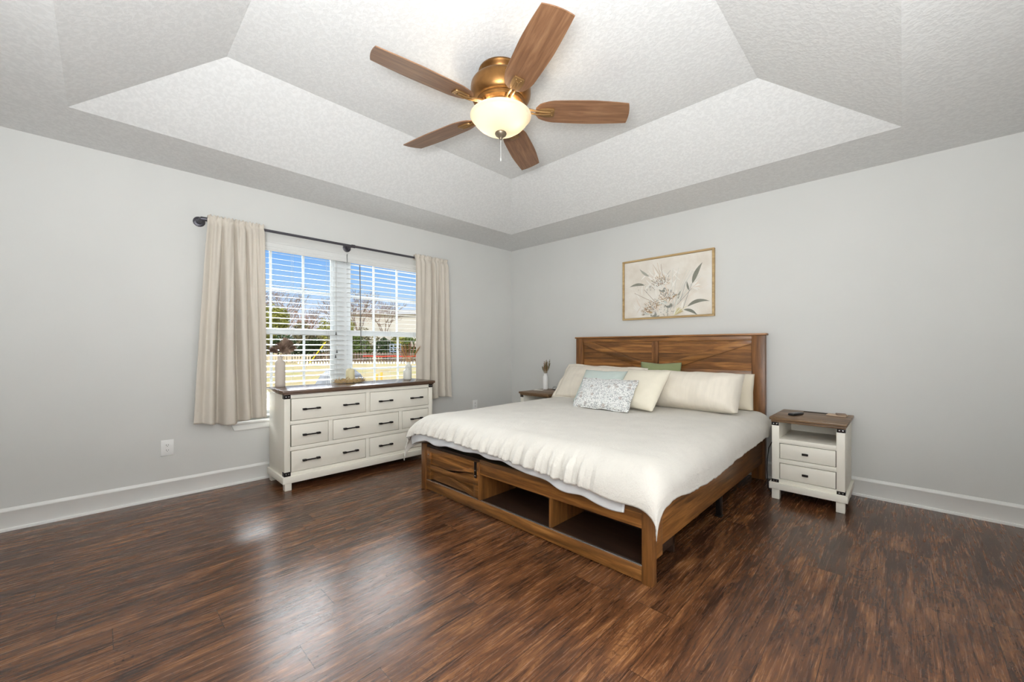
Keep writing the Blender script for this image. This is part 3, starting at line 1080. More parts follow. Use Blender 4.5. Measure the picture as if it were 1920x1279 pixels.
# remote on the right nightstand
rm = thing('remote_control', 'black remote control on the right nightstand', 'remote', (3.455, -0.335, NT_), R(-18))
MB().box(-0.021, 0.021, -0.075, 0.075, 0.001, 0.019, 0.006).build('body', M['blackplastic'], rm, world=False)
b = MB()
for i in range(3):
    for j in range(7):
        b.box(-0.013 + i * 0.011 - 0.0035, -0.013 + i * 0.011 + 0.0035 + 0.0, -0.05 + j * 0.015 - 0.003, -0.05 + j * 0.015 + 0.003, 0.0188, 0.0205, 0.0008)
b.build('buttons', M['grey_button'], rm, world=False)
o = MB().box(-0.062, 0.062, -0.045, 0.045, 0, 0.009, 0.002).build('booklet', M['book_tan'], None)
o.location = (3.690, -0.150, NT_)
o.rotation_euler = (0, 0, R(-4))
tag(o, 'thin tan booklet at the back of the right nightstand', 'booklet')
o = MB().box(-0.030, 0.030, -0.040, 0.040, 0, 0.009, 0.002).build('wallet', M['book_brown'], None)
o.location = (3.715, -0.150, NT_ + 0.009)
o.rotation_euler = (0, 0, R(12))
tag(o, 'small grey-brown wallet lying on the tan booklet', 'wallet')
# black cable down the left side of the right nightstand
o = MB().tube([(3.300, -0.03, 0.40), (3.297, -0.10, 0.41), (3.294, -0.30, 0.40), (3.291, -0.43, 0.36), (3.290, -0.47, 0.28), (3.291, -0.485, 0.20), (3.296, -0.48, 0.06), (3.300, -0.40, 0.004), (3.300, -0.10, 0.004)], 0.0035, 8).build('power_cable', M['rubber'], None)
tag(o, 'black power cable looping down beside the right nightstand', 'cable')

# left nightstand items
o = vase('white_bottle_vase', 'glossy white bottle vase on the corner nightstand', (0.80, -0.20, NT_),
         [(0.032, 0), (0.035, 0.004), (0.036, 0.02), (0.036, 0.150), (0.033, 0.165), (0.024, 0.178), (0.021, 0.184), (0.021, 0.197), (0.027, 0.203), (0.027, 0.207)], M['ceramic_bright'])
b = MB()
rnd = random.Random(9)
for i in range(15):
    a = rnd.uniform(0, 2 * PI)
    r_ = rnd.uniform(0.01, 0.062)
    tip = Vector((0.80 + r_ * math.cos(a), -0.20 + r_ * math.sin(a), NT_ + rnd.uniform(0.29, 0.385)))
    plume(b, (0.80, -0.20, NT_ + 0.16), tip, (0.012 * math.cos(a), 0.012 * math.sin(a), 0.01), 0.017, 150, rnd.choice((0, 0, 1, 2)), 0.026, 0.0014, 90 + i, 0.42)
o = b.build('dried_wheat_sprig', [M['wheat'], M['ear_gold'], M['olive']], None, smooth=False)
tag(o, 'small bunch of dried wheat in the glossy white vase', 'dried flowers')
o = MB().box(-0.055, 0.055, -0.04, 0.04, 0, 0.003, 0.001).build('paper_card', M['paper'], None)
o.location = (0.80, -0.33, NT_)
o.rotation_euler = (0, 0, R(20))
tag(o, 'white card lying in front of the vase on the corner nightstand', 'card')
gl = thing('eyeglasses', 'dark thin-rimmed eyeglasses on the corner nightstand', 'glasses', (0.99, -0.20, NT_), R(15))
b = MB()
for s_ in (-1, 1):
    b.tube([(s_ * 0.034 + 0.027 * math.cos(2 * PI * k / 20), 0, 0.024 + 0.022 * math.sin(2 * PI * k / 20)) for k in range(21)], 0.0018, 6, cap=False)
b.tube([(-0.008, 0, 0.03), (0, 0, 0.033), (0.008, 0, 0.03)], 0.0018, 6)
b.build('rims', M['blackplastic'], gl, world=False)
for s_ in (-1, 1):
    MB().tube([(s_ * 0.061, 0, 0.03), (s_ * 0.062, 0.06, 0.028), (s_ * 0.058, 0.115, 0.004)], 0.0016, 6).build('temple', M['blackplastic'], gl, world=False)


# ------------------------------------------------------------------ bed
BX0, BX1 = 1.200, 3.194
bed = thing('bed', 'walnut-brown king bed frame with barn-style headboard and storage footboard', 'bed', (2.197, -1.2, 0))
HB = -0.100       # front plane of the headboard
hb = MB().box(1.29, 3.10, -0.070, -0.045, 0.24, 1.235).build('headboard', M['bedx'], bed)
MB().box(1.200, 1.297, HB, -0.040, 0, 1.268, 0.003).build('headboard_post', M['bedz'], hb)
MB().box(3.090, 3.194, HB, -0.040, 0, 1.268, 0.003).build('headboard_post', M['bedz'], hb)
MB().box(1.188, 3.207, HB - 0.012, -0.030, 1.268, 1.286, 0.004).build('cap_rail', M['bedx'], hb)
MB().box(1.297, 3.090, HB + 0.006, -0.060, 1.226, 1.268, 0.002).build('top_rail', M['bedx'], hb)
MB().box(1.297, 3.090, HB + 0.006, -0.060, 0.86, 0.950, 0.002).build('lower_rail', M['bedx'], hb)
MB().box(2.160, 2.226, HB + 0.004, -0.060, 0.950, 1.226, 0.002).build('centre_stile', M['bedz'], hb)
MB().prism([(1.303, 1.226), (1.418, 1.226), (2.160, 0.966), (2.160, 0.950), (2.000, 0.950), (1.303, 1.190)], 'y', HB + 0.008, -0.060, 0.0015).build('diagonal_board', M['bedx'], hb)
MB().prism([(3.088, 1.226), (2.985, 1.226), (2.228, 0.966), (2.228, 0.950), (2.390, 0.950), (3.088, 1.195)], 'y', HB + 0.008, -0.060, 0.0015).build('diagonal_board', M['bedx'], hb)

# storage footboard
FY = -2.300
fb = MB()
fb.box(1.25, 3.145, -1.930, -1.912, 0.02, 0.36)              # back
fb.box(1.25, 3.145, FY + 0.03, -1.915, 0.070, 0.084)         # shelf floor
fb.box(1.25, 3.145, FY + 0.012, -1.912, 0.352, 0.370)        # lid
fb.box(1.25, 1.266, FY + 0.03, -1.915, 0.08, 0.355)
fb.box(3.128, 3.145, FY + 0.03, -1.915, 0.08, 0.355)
fb = fb.build('footboard', M['bedshade'], bed)
MB().box(1.205, 1.268, FY, FY + 0.055, 0, 0.372, 0.003).build('footboard_post', M['bedz'], fb)
MB().box(3.141, BX1, FY, FY + 0.055, 0, 0.372, 0.003).build('footboard_post', M['bedz'], fb)
MB().box(1.268, 3.141, FY + 0.004, FY + 0.030, 0.008, 0.082, 0.002).build('bottom_rail', M['bedx'], fb)
MB().box(1.930, 3.141, FY + 0.006, FY + 0.026, 0.268, 0.372, 0.002).build('top_rail', M['bedx'], fb)
MB().box(1.268, 3.141, FY + 0.006, FY + 0.018, 0.082, 0.088, 0.001).build('track', M['alu'], fb)
MB().box(2.541, 2.560, FY + 0.022, -1.93, 0.084, 0.352, 0.001).build('divider', M['bedz'], fb)
MB().box(1.918, 1.934, FY + 0.002, -1.93, 0.084, 0.352, 0.001).build('divider', M['bedz'], fb)
door = MB()
door.box(1.272, 1.912, FY + 0.027, FY + 0.034, 0.092, 0.348)
door.box(1.270, 1.322, FY + 0.007, FY + 0.028, 0.090, 0.350, 0.0025)
door.box(1.862, 1.914, FY + 0.007, FY + 0.028, 0.090, 0.350, 0.0025)
door.box(1.321, 1.863, FY + 0.008, FY + 0.028, 0.169, 0.212, 0.0025)
door.box(1.321, 1.863, FY + 0.008, FY + 0.028, 0.312, 0.349, 0.0025)
door.prism([(1.50, 0.207), (1.58, 0.207), (1.863, 0.300), (1.863, 0.262)], 'y', FY + 0.009, FY + 0.028, 0.002)
door.prism([(1.863, 0.091), (1.822, 0.091), (1.50, 0.174), (1.58, 0.174), (1.863, 0.126)], 'y', FY + 0.009, FY + 0.028, 0.002)
door.build('barn_door', M['bedx'], fb)
hw = MB().box(1.872, 1.898, FY + 0.004, FY + 0.009, 0.232, 0.348, 0.001)
hw = hw.build('door_strap', M['black'], fb)
for p in ((1.885, FY + 0.004, 0.248), (1.885, FY + 0.004, 0.285), (1.302, FY + 0.007, 0.292), (1.98, -1.931, 0.212), (2.25, -1.931, 0.10)):
    MB().lathe([(0.007, 0), (0.006, 0.004), (0, 0.006)], (0, 0, 0), 12, 0, Matrix.Translation(p) @ Matrix.Rotation(R(90), 4, 'X')).build('bolt', M['chrome'], fb)
MB().box(3.146, 3.188, FY + 0.050, -2.165, 0.112, 0.36, 0.002).build('end_block', M['bedy'], fb)
MB().box(3.150, 3.176, -2.166, HB + 0.005, 0.148, 0.345, 0.002).build('side_rail', M['bedy'], bed)
MB().box(1.218, 1.244, -2.245, HB + 0.005, 0.148, 0.345, 0.002).build('side_rail', M['bedy'], bed)
for y_ in (-1.18,):
    for x_ in (3.155, 1.24):
        MB().box(x_ - 0.020, x_ + 0.014, y_ - 0.02, y_ + 0.02, 0.008, 0.16, 0.002).box(x_ - 0.026, x_ + 0.020, y_ - 0.026, y_ + 0.026, 0, 0.010, 0.003).build('support_leg', M['black'], bed)
MB().box(1.244, 3.150, -1.905, HB, 0.225, 0.250).build('slat_base', M['bedshade'], bed)
# mattress
ms = MB().box(1.255, 3.140, -2.235, -0.115, 0.372, 0.560, 0.06, seg=5)
ms.box(1.262, 3.132, -1.90, -0.115, 0.251, 0.40, 0.02)
ms = ms.build('mattress', M['sheet'], None, angle=60)
tag(ms, 'mattress in a sage green sheet, a green sliver showing above the right bed rail', 'mattress')

# ------------------------------------------------------------------ duvet
ZT = 0.612
NX, NY = 330, 240


def interp(x, tab):
    if x <= tab[0][0]:
        return tab[0][1]
    for (a, va_), (c_, vc_) in zip(tab, tab[1:]):
        if x <= c_:
            s_ = (x - a) / (c_ - a)
            s_ = s_ * s_ * (3 - 2 * s_)
            return va_ + (vc_ - va_) * s_
    return tab[-1][1]


def wrap(a, r, flare):
    """arc length past the edge -> (outward, drop)"""
    if a <= 0:
        return 0.0, 0.0
    q_ = PI * r / 2
    if a < q_:
        return r * math.sin(a / r), r * (1 - math.cos(a / r))
    return r + flare * (a - q_), r + (a - q_)


XR, XL, YF, YH = 3.135, 1.330, -2.235, -0.20
RR, RL, RF = 0.140, 0.200, 0.185
front_hem = [(1.20, 0.445), (1.35, 0.455), (1.60, 0.485), (1.854, 0.487), (2.2, 0.474), (2.48, 0.458), (2.80, 0.436), (2.98, 0.415), (3.10, 0.42), (3.30, 0.42)]
right_hem = [(-2.45, 0.44), (-2.24, 0.435), (-1.93, 0.405), (-1.6, 0.405), (-1.23, 0.425), (-0.8, 0.43), (-0.42, 0.44), (-0.26, 0.50)]


def arc_for_drop(drop, r):
    if drop < r:
        return r * math.acos(max(-1, 1 - drop / r))
    return PI * r / 2 + drop - r


def duvet_point(s_, t_, inset=0.0, extra=0.0, front_only=False):
    # t_: 0 at head, 1 at the front hem;  s_: 0 left hem, 1 right hem
    xa = XL + (XR - XL) * s_
    aF = arc_for_drop(ZT - interp(xa + (s_ - 0.5) * 0.25, front_hem) + extra, RF)
    y_flat = YH - YF
    Lb = y_flat + aF
    bpos = t_ * Lb
    y_lin = YH - min(bpos, y_flat)
    bo = bpos - y_flat
    aR = arc_for_drop(ZT - interp(y_lin, right_hem), RR)
    aL = arc_for_drop(0.26, RL)
    if y_lin > -1.05:                         # tucked narrower beside the nightstand
        aL *= 0.34 + 0.66 * min(1, max(0, (-y_lin - 0.66) / 0.39))
    La = aL + (XR - XL) + aR
    apos = s_ * La - aL
    ox, dx = 0.0, 0.0
    x = XL + apos
    if apos < 0:
        ox_, dx = wrap(-apos, RL, 0.02)
        x = XL - ox_
    elif apos > XR - XL:
        ox_, dx = wrap(apos - (XR - XL), RR, 0.05)
        x = XR + ox_
    oy, dy = wrap(bo, RF, 0.06)
    y = y_lin - oy
    p_ = 1.25
    drop = (dx ** p_ + dy ** p_) ** (1 / p_) if (dx > 0 and dy > 0) else dx + dy
    z = ZT - drop
    if inset:
        y += inset
    # puffiness and wrinkles
    k = noise.noise(Vector((x * 2.1, y * 2.1, 1.7)))
    k2 = noise.noise(Vector((x * 6.0, y * 5.0, 4.2)))
    k3 = noise.noise(Vector((x * 15, y * 9, 8.1)))
    flat = max(0.0, 1 - drop / 0.10)
    z += flat * (0.012 * k + 0.004 * k2 + 0.0018 * k3)
    # gathers along the foot
    if dy > 0.004 and inset == 0:
        gz = min(1.0, dy / 0.10) * max(0.0, min(1.0, (3.02 - x) / 0.25))
        ph_ = x * 2 * PI / 0.098 + 2.6 * noise.noise(Vector((x * 3.0, 0, 5)))
        am = 0.55 + 0.45 * noise.noise(Vector((x * 4.0, 2.0, 0)))
        y -= gz * am * (0.024 * math.sin(ph_) + 0.011 * math.sin(2.3 * ph_ + 1.0) + 0.006 * math.sin(5.1 * ph_))
        z += gz * am * 0.008 * math.sin(ph_ + 0.8)
        y -= gz * 0.004 * noise.noise(Vector((x * 40, z * 30, 0)))
    if dx > 0.004:
        gx_ = min(1.0, dx / 0.10)
        sg = 1 if apos > 0 else -1
        x += sg * gx_ * (0.010 * noise.noise(Vector((y * 4.0, z * 3, 7))) + 0.004 * noise.noise(Vector((y * 14, z * 6, 2))))
        if sg > 0:
            z += gx_ * (0.010 * noise.noise(Vector((y * 7.0, 3, 9))) + 0.006 * noise.noise(Vector((y * 22.0, 3, 1)))) * (1 if dx > 0.12 else 0.0)
    return Vector((x, y, z))


dv = thing('duvet', 'rumpled cream gauze duvet spread over the bed', 'duvet', (2.2, -1.3, 0.6))
o = MB().grid(lambda s_, t_: duvet_point(s_, t_), NX, NY).build('cover', M['duvet'], dv, angle=180)
sd = o.modifiers.new('thickness', 'SOLIDIFY')
sd.thickness = 0.010
sd.offset = -1 if o.data.polygons[NX * NY // 2].normal.z > 0 else 1


def lining(u_, v_):
    s_ = 0.098 + u_ * 0.782
    t0 = 0.955
    dr_ = 0.045 + 0.014 * math.sin(u_ * 9) + 0.006 * math.sin(u_ * 41) + 0.018 * max(0, 1 - u_ / 0.10)
    p0 = duvet_point(s_, t0 + (1 - t0) * v_, inset=0.034, extra=dr_)
    p0.y -= 0.006 * math.sin(u_ * 60 + 4 * v_) * v_
    return p0


o = MB().grid(lining, 160, 14).build('lining', M['lining'], dv, angle=180)
sd = o.modifiers.new('thickness', 'SOLIDIFY')
sd.thickness = 0.008
sd.offset = 1 if o.data.polygons[160 * 7].normal.y < 0 else -1


# ------------------------------------------------------------------ pillows
def pillow(name, label, cat, w, h, tk, mat, loc, rot, seed=0, flange=0.0, wr=0.012, pinch=0.06, group=None, sag=0.0, full=1.0):
    bm_ = bmesh.new()
    n = 44
    S_ = [[None] * (n + 1) for _ in range(n + 1)]
    Tp = [[None] * (n + 1) for _ in range(n + 1)]
    Bt = [[None] * (n + 1) for _ in range(n + 1)]
    for i in range(n + 1):
        for j in range(n + 1):
            u_ = -1 + 2 * i / n
            v_ = -1 + 2 * j / n
            px = u_ * (1 - pinch * (1 - v_ * v_) * 0.0 - pinch * (1 - abs(v_)) ** 0.8 * 0.5)
            py = v_ * (1 - pinch * (1 - abs(u_)) ** 0.8)
            e = max(0.0, (1 - abs(u_) ** (2.6 * full))) ** 0.55 * max(0.0, (1 - abs(v_) ** 2.4)) ** 0.55
            x = px * w / 2
            y = py * h / 2
            nz = noise.noise(Vector((x * 7 + seed, y * 7, seed * 1.3))) * wr + noise.noise(Vector((x * 17 + seed, y * 15, seed))) * wr * 0.45
            zt_ = tk / 2 * e + nz * min(1, e * 2.0) * 0.8
            zb_ = -tk / 2 * e + nz * min(1, e * 2.0) * 0.4
            yy = y - sag * e
            if i in (0, n) or j in (0, n):
                vtx = bm_.verts.new((x, y, nz * 0.4))
                Tp[i][j] = Bt[i][j] = vtx
            else:
                Tp[i][j] = bm_.verts.new((x, yy, zt_))
                Bt[i][j] = bm_.verts.new((x, yy, zb_))
    for i in range(n):
        for j in range(n):
            bm_.faces.new((Tp[i][j], Tp[i + 1][j], Tp[i + 1][j + 1], Tp[i][j + 1]))
            bm_.faces.new((Bt[i][j], Bt[i][j + 1], Bt[i + 1][j + 1], Bt[i + 1][j]))
    me = bpy.data.meshes.new(name)
    bm_.to_mesh(me)
    bm_.free()
    me.materials.append(mat)
    me.polygons.foreach_set('use_smooth', [True] * len(me.polygons))
    o_ = bpy.data.objects.new(name, me)
    COL.objects.link(o_)
    o_.location = loc
    o_.rotation_euler = rot
    tag(o_, label, cat, group)
    if flange:
        f_ = MB()
        w2, h2 = w / 2 + flange, h / 2 + flange
        nseg = 80

        def fl(a, k):
            a4 = a * 4
            side = int(a4) % 4
            s_ = a4 - int(a4)
            c4 = [(-1, -1), (1, -1), (1, 1), (-1, 1)]
            p0, p1 = c4[side], c4[(side + 1) % 4]
            cx_, cy_ = p0[0] + (p1[0] - p0[0]) * s_, p0[1] + (p1[1] - p0[1]) * s_
            ix_ = cx_ * (1 - pinch * (1 - abs(cy_)) ** 0.8 * 0.5) * w / 2
            iy_ = cy_ * (1 - pinch * (1 - abs(cx_)) ** 0.8) * h / 2
            x_ = ix_ + cx_ * flange * k
            y_ = iy_ + cy_ * flange * k
            return Vector((x_ - 0.01 * cx_ * (1 - k), y_ - 0.01 * cy_ * (1 - k), 0.006 * k * math.sin(a * 70 + seed) + 0.010 * k * noise.noise(Vector((x_ * 8, y_ * 8, seed)))))
        fo = f_.grid(fl, nseg, 3).build('flange', mat, o_, world=False, angle=180)
        sd_ = fo.modifiers.new('thickness', 'SOLIDIFY')
        sd_.thickness = 0.004
        sd_.offset = 0
    return o_


pillow('bed_pillow', 'plain cream pillow standing against the headboard behind the right sham', 'pillow', 0.66, 0.32, 0.15, M['pillow'], (2.805, -0.205, 0.770), (R(82), 0, 0), 3.1, 0, 0.018, 0.05)
pillow('throw_pillow', 'olive green throw pillow peeking up at the headboard centre', 'pillow', 0.42, 0.40, 0.12, M['sage'], (2.285, -0.185, 0.815), (R(82), 0, R(2)), 5.2, 0, 0.012, 0.10)
pillow('pillow_sham', 'cream linen sham leaning on the left of the headboard', 'pillow', 0.92, 0.45, 0.19, M['sham'], (1.700, -0.410, 0.775), (R(47), R(1), R(3)), 8.4, 0.025, 0.016, 0.04)
pillow('pillow_sham', 'plump cream linen sham lying along the right side of the headboard', 'pillow', 0.96, 0.35, 0.29, M['sham'], (2.640, -0.490, 0.785), (R(60), 0, R(-4)), 12.7, 0, 0.024, 0.02, None, 0.02, 2.2)
pillow('throw_pillow', 'pale teal cushion leaning behind the floral one', 'cushion', 0.46, 0.40, 0.13, M['teal'], (1.920, -0.715, 0.775), (R(50), 0, R(4)), 15.1, 0, 0.008, 0.08)
pillow('throw_pillow', 'ivory square cushion tilted between the floral cushion and the right sham', 'cushion', 0.44, 0.44, 0.15, M['square'], (2.375, -0.790, 0.790), (R(48), R(0), R(-8)), 18.9, 0, 0.008, 0.08)
pillow('throw_pillow', 'small white lumbar cushion with a grey floral print', 'cushion', 0.53, 0.32, 0.12, M['floral'], (2.135, -0.985, 0.742), (R(50), 0, R(3)), 22.3, 0.008, 0.008, 0.05)

# ------------------------------------------------------------------ picture above the bed
art = thing('framed_picture', 'framed botanical painting of pale flowers above the bed', 'picture', (2.272, 0, 1.795))
AX0, AX1, AZ0, AZ1 = 1.787, 2.757, 1.466, 2.124
b = MB()
fw_ = 0.018
b.box(AX0, AX1, -0.036, 0, AZ1 - fw_, AZ1, 0.0015).box(AX0, AX1, -0.036, 0, AZ0, AZ0 + fw_, 0.0015)
b.box(AX0, AX0 + fw_, -0.036, 0, AZ0 + fw_, AZ1 - fw_, 0.0015).box(AX1 - fw_, AX1, -0.036, 0, AZ0 + fw_, AZ1 - fw_, 0.0015)
b.build('frame', M['frame_wood'], art)
cv = MB().box(AX0 + fw_ + 0.004, AX1 - fw_ - 0.004, -0.024, -0.004, AZ0 + fw_ + 0.003, AZ1 - fw_ - 0.003).build('canvas', M['canvas'], art)
YP = -0.0245
b = MB()
lay = [0]


def stroke(pts, mi):
    lay[0] += 1
    yy = YP - 0.000012 * lay[0]
    zc0, zc1, xc0, xc1 = AZ0 + 0.022, AZ1 - 0.022, AX0 + 0.023, AX1 - 0.023
    b.poly([(min(max(p[0], xc0), xc1), yy, min(max(p[1], zc0), zc1)) for p in pts], mi)


def leaf(p0, p1, w, mi, bend=0.0):
    p0, p1 = Vector(p0), Vector(p1)
    d = p1 - p0
    n_ = Vector((-d.y, d.x)).normalized()
    L = d.length
    up1, dn = [], []
    for i in range(9):
        s_ = i / 8
        c_ = p0 + d * s_ + n_ * bend * L * 4 * s_ * (1 - s_)
        ww = w * math.sin(PI * (s_ ** 0.8)) * 0.5
        up1.append(c_ + n_ * ww)
        dn.append(c_ - n_ * ww)
    stroke([(p.x, p.y) for p in up1 + dn[::-1][1:-1]], mi)


def line(p0, p1, w, mi, bend=0.0):
    p0, p1 = Vector(p0), Vector(p1)
    d = p1 - p0
    n_ = Vector((-d.y, d.x)).normalized()
    up1, dn = [], []
    for i in range(7):
        s_ = i / 6
        c_ = p0 + d * s_ + n_ * bend * d.length * 4 * s_ * (1 - s_)
        up1.append(c_ + n_ * w * 0.5)
        dn.append(c_ - n_ * w * 0.5 * (1 - 0.7 * s_))
    stroke([(p.x, p.y) for p in up1 + dn[::-1]], mi)


PM = ['pt_leaf', 'pt_leaf2', 'pt_tan', 'pt_brown', 'pt_white', 'pt_grey', 'pt_yel', 'pt_sage', 'pt_blush']
rnd = random.Random(33)
for i in range(34):                       # faint background brush leaves
    x_, z_ = rnd.uniform(1.95, 2.45), rnd.uniform(1.52, 1.95)
    a = rnd.uniform(0.6, 2.6)
    leaf((x_, z_), (x_ + 0.12 * math.cos(a), z_ + 0.12 * math.sin(a)), rnd.uniform(0.008, 0.022), rnd.choice((4, 4, 8, 4)), 0.05)
for i in range(14):
    a = rnd.uniform(0.5, 1.6)
    line((2.36, 1.56), (2.36 + 0.4 * math.cos(a), 1.56 + 0.42 * math.sin(a)), 0.004, rnd.choice((8, 7)), 0.03)
for p0, p1, w, m_, bd in [((2.05, 1.835), (1.868, 1.832), 0.030, 0, -0.10), ((2.10, 1.925), (1.988, 2.02), 0.026, 1, 0.05),
                          ((2.55, 1.80), (2.648, 2.00), 0.044, 0, 0.05), ((2.518, 1.735), (2.497, 1.83), 0.020, 0, 0.04),
                          ((2.50, 1.572), (2.715, 1.612), 0.036, 0, 0.14), ((2.462, 1.545), (2.60, 1.478), 0.030, 0, 0.12),
                          ((2.41, 1.655), (2.437, 1.74), 0.022, 1, 0.08), ((2.215, 1.50), (2.12, 1.478), 0.024, 0, 0.1)]:
    leaf(p0, p1, w, m_, bd)
line((2.46, 1.56), (2.545, 1.80), 0.005, 5)
line((2.40, 1.60), (2.545, 1.75), 0.005, 5)
line((2.43, 1.63), (2.49, 1.83), 0.004, 5)
line((2.30, 1.485), (2.305, 1.60), 0.010, 1)
line((2.255, 1.71), (2.255, 1.76), 0.006, 5)
line((2.36, 1.50), (2.50, 1.578), 0.005, 6)
for x0_, z0_, x1_, z1_ in ((2.245, 1.88, 2.14, 2.05), (2.235, 1.88, 2.19, 2.06), (2.25, 1.88, 2.23, 2.04), (2.26, 1.88, 2.33, 1.96), (2.19, 1.62, 1.93, 1.76), (2.18, 1.63, 2.04, 1.79)):
    line((x0_, z0_), (x1_, z1_), 0.004, rnd.choice((2, 3, 5)))


def protea(cx_, cz_, r_, tilt, n_, mats_):
    for ring in range(3):
        for i in range(n_):
            a = tilt + (i / (n_ - 1) - 0.5) * (2.5 - 0.45 * ring)
            rr = r_ * (1.0 - 0.23 * ring) * rnd.uniform(0.85, 1.08)
            leaf((cx_, cz_ - r_ * 0.25), (cx_ + rr * math.cos(a), cz_ - r_ * 0.25 + rr * math.sin(a)), r_ * 0.20, rnd.choice(mats_), 0.04)
    for i in range(90):                   # thin pale petal tips
        a = tilt + rnd.uniform(-1.35, 1.35)
        rr = r_ * rnd.uniform(0.55, 1.05)
        x_, z_ = cx_ + rr * math.cos(a), cz_ - r_ * 0.25 + rr * math.sin(a)
        leaf((x_, z_), (x_ + 0.030 * math.cos(a + 0.2), z_ + 0.030 * math.sin(a + 0.2)), 0.005, rnd.choice((4, 4, 2, 8, 5)), 0.06)
    for i in range(130):
        a = tilt + rnd.uniform(-1.1, 1.1)
        rr = r_ * rnd.uniform(0.25, 0.9)
        x_, z_ = cx_ + rr * math.cos(a), cz_ - r_ * 0.25 + rr * math.sin(a)
        leaf((x_, z_), (x_ + 0.012 * math.cos(a), z_ + 0.012 * math.sin(a)), 0.005, rnd.choice((2, 3, 4, 5, 3)))
    for i in range(9):
        a = tilt + PI + (i / 8 - 0.5) * 2.4
        leaf((cx_ + 0.2 * r_ * math.cos(a), cz_ - 0.3 * r_ + 0.2 * r_ * math.sin(a)), (cx_ + 0.45 * r_ * math.cos(a + 0.5), cz_ - 0.3 * r_ + 0.42 * r_ * math.sin(a)), 0.014, rnd.choice((0, 1, 5)), 0.1)


protea(2.235, 1.82, 0.115, 1.75, 13, [4, 4, 8, 7, 4])
protea(2.300, 1.655, 0.125, 1.75, 13, [4, 8, 2, 4, 7])
protea(2.140, 1.56, 0.115, 1.95, 13, [4, 4, 8, 2, 7])
for i in range(30):                       # dusty filler
    x_, z_ = rnd.gauss(2.13, 0.06), rnd.gauss(1.80, 0.03)
    leaf((x_, z_), (x_ + rnd.uniform(-0.014, 0.014), z_ + rnd.uniform(0.004, 0.014)), 0.007, rnd.choice((0, 5, 7, 4)))
for i in range(60):
    x_, z_ = rnd.gauss(2.28, 0.07), rnd.uniform(1.49, 1.58)
    leaf((x_, z_), (x_ + rnd.uniform(-0.014, 0.014), z_ + rnd.uniform(0.004, 0.014)), 0.008, rnd.choice((7, 5, 4, 4, 1)))
for i in range(14):
    a = 0.35 + i * 0.07
    leaf((2.37, 1.49), (2.37 + 0.11 * math.cos(a), 1.49 + 0.10 * math.sin(a)), 0.010, rnd.choice((6, 6, 4, 2)), 0.05)
for i in range(6):
    a = 0.2 + (i - 3) * 0.32
    leaf((2.55, 1.765), (2.55 + 0.09 * math.cos(a), 1.765 + 0.07 * math.sin(a)), 0.022, rnd.choice((4, 8, 4)), 0.08)
b.build('painted_flowers', [M[k] for k in PM], cv, smooth=False)


# ------------------------------------------------------------------ ceiling fan
FX, FYc, FZ = 2.290, -2.436, 2.602
fan = thing('ceiling_fan', 'bronze five-blade ceiling fan with a lit frosted bowl', 'ceiling fan', (FX, FYc, 2.85))
C0 = (FX, FYc, 0)
MB().lathe([(0, 2.85), (0.135, 2.85), (0.138, 2.840), (0.128, 2.828), (0.112, 2.815), (0.108, 2.798), (0.098, 2.780), (0, 2.780)], C0, 48).build('canopy', M['bronze'], fan)
MB().lathe([(0, 2.796), (0.120, 2.796), (0.150, 2.790), (0.172, 2.778), (0.181, 2.765), (0.184, 2.750), (0.184, 2.715), (0.182, 2.698), (0.170, 2.672), (0.158, 2.662), (0.150, 2.660), (0.150, 2.652), (0.145, 2.648), (0.144, 2.640), (0.136, 2.634), (0.120, 2.630), (0, 2.630)], C0, 56).build('motor_housing', M['bronze'], fan)
MB().lathe([(0, 2.634), (0.100, 2.632), (0.104, 2.622), (0.098, 2.606), (0.082, 2.600), (0.078, 2.582), (0.084, 2.577), (0.060, 2.572), (0, 2.572)], C0, 48).build('switch_housing', M['bronze'], fan)
bo = []
for th, out in ((0.0, True),):
    bo = [(0.183, 2.584), (0.187, 2.580), (0.186, 2.574), (0.178, 2.569), (0.172, 2.560), (0.160, 2.541), (0.140, 2.520), (0.112, 2.500), (0.078, 2.486), (0.040, 2.479), (0.006, 2.477)]
inn = [(max(0.004, r_ - 0.005), z_ + 0.004) for r_, z_ in bo[::-1]]
MB().lathe(bo + inn + [bo[0]], C0, 64).build('light_bowl', M['frosted'], fan, angle=70)
MB().lathe([(0, 2.486), (0.010, 2.486), (0.034, 2.478), (0.036, 2.472), (0.032, 2.462), (0.018, 2.452), (0.010, 2.444), (0.007, 2.436), (0, 2.434)], C0, 28).build('finial', M['finial'], fan)
MB().tube([(FX, FYc, 2.582), (FX, FYc, 2.48)], 0.006, 10).build('centre_rod', M['finial'], fan)
ch = MB().tube([(FX, FYc, 2.437), (FX, FYc, 2.318)], 0.0013, 6)
ch.lathe([(0, 0.012), (0.003, 0.009), (0.003, -0.008), (0, -0.011)], (FX, FYc, 2.312), 8)
ch.build('pull_chain', M['cord'], fan)
# two warm bulbs in the bowl
for k, a in enumerate((R(205), R(20))):
    px_, py_ = FX + 0.085 * math.cos(a), FYc + 0.085 * math.sin(a)
    lamp('bulb_light', 'POINT', 2.6, (1.0, 0.86, 0.66), (px_, py_, 2.540), shadow_soft_size=0.024)


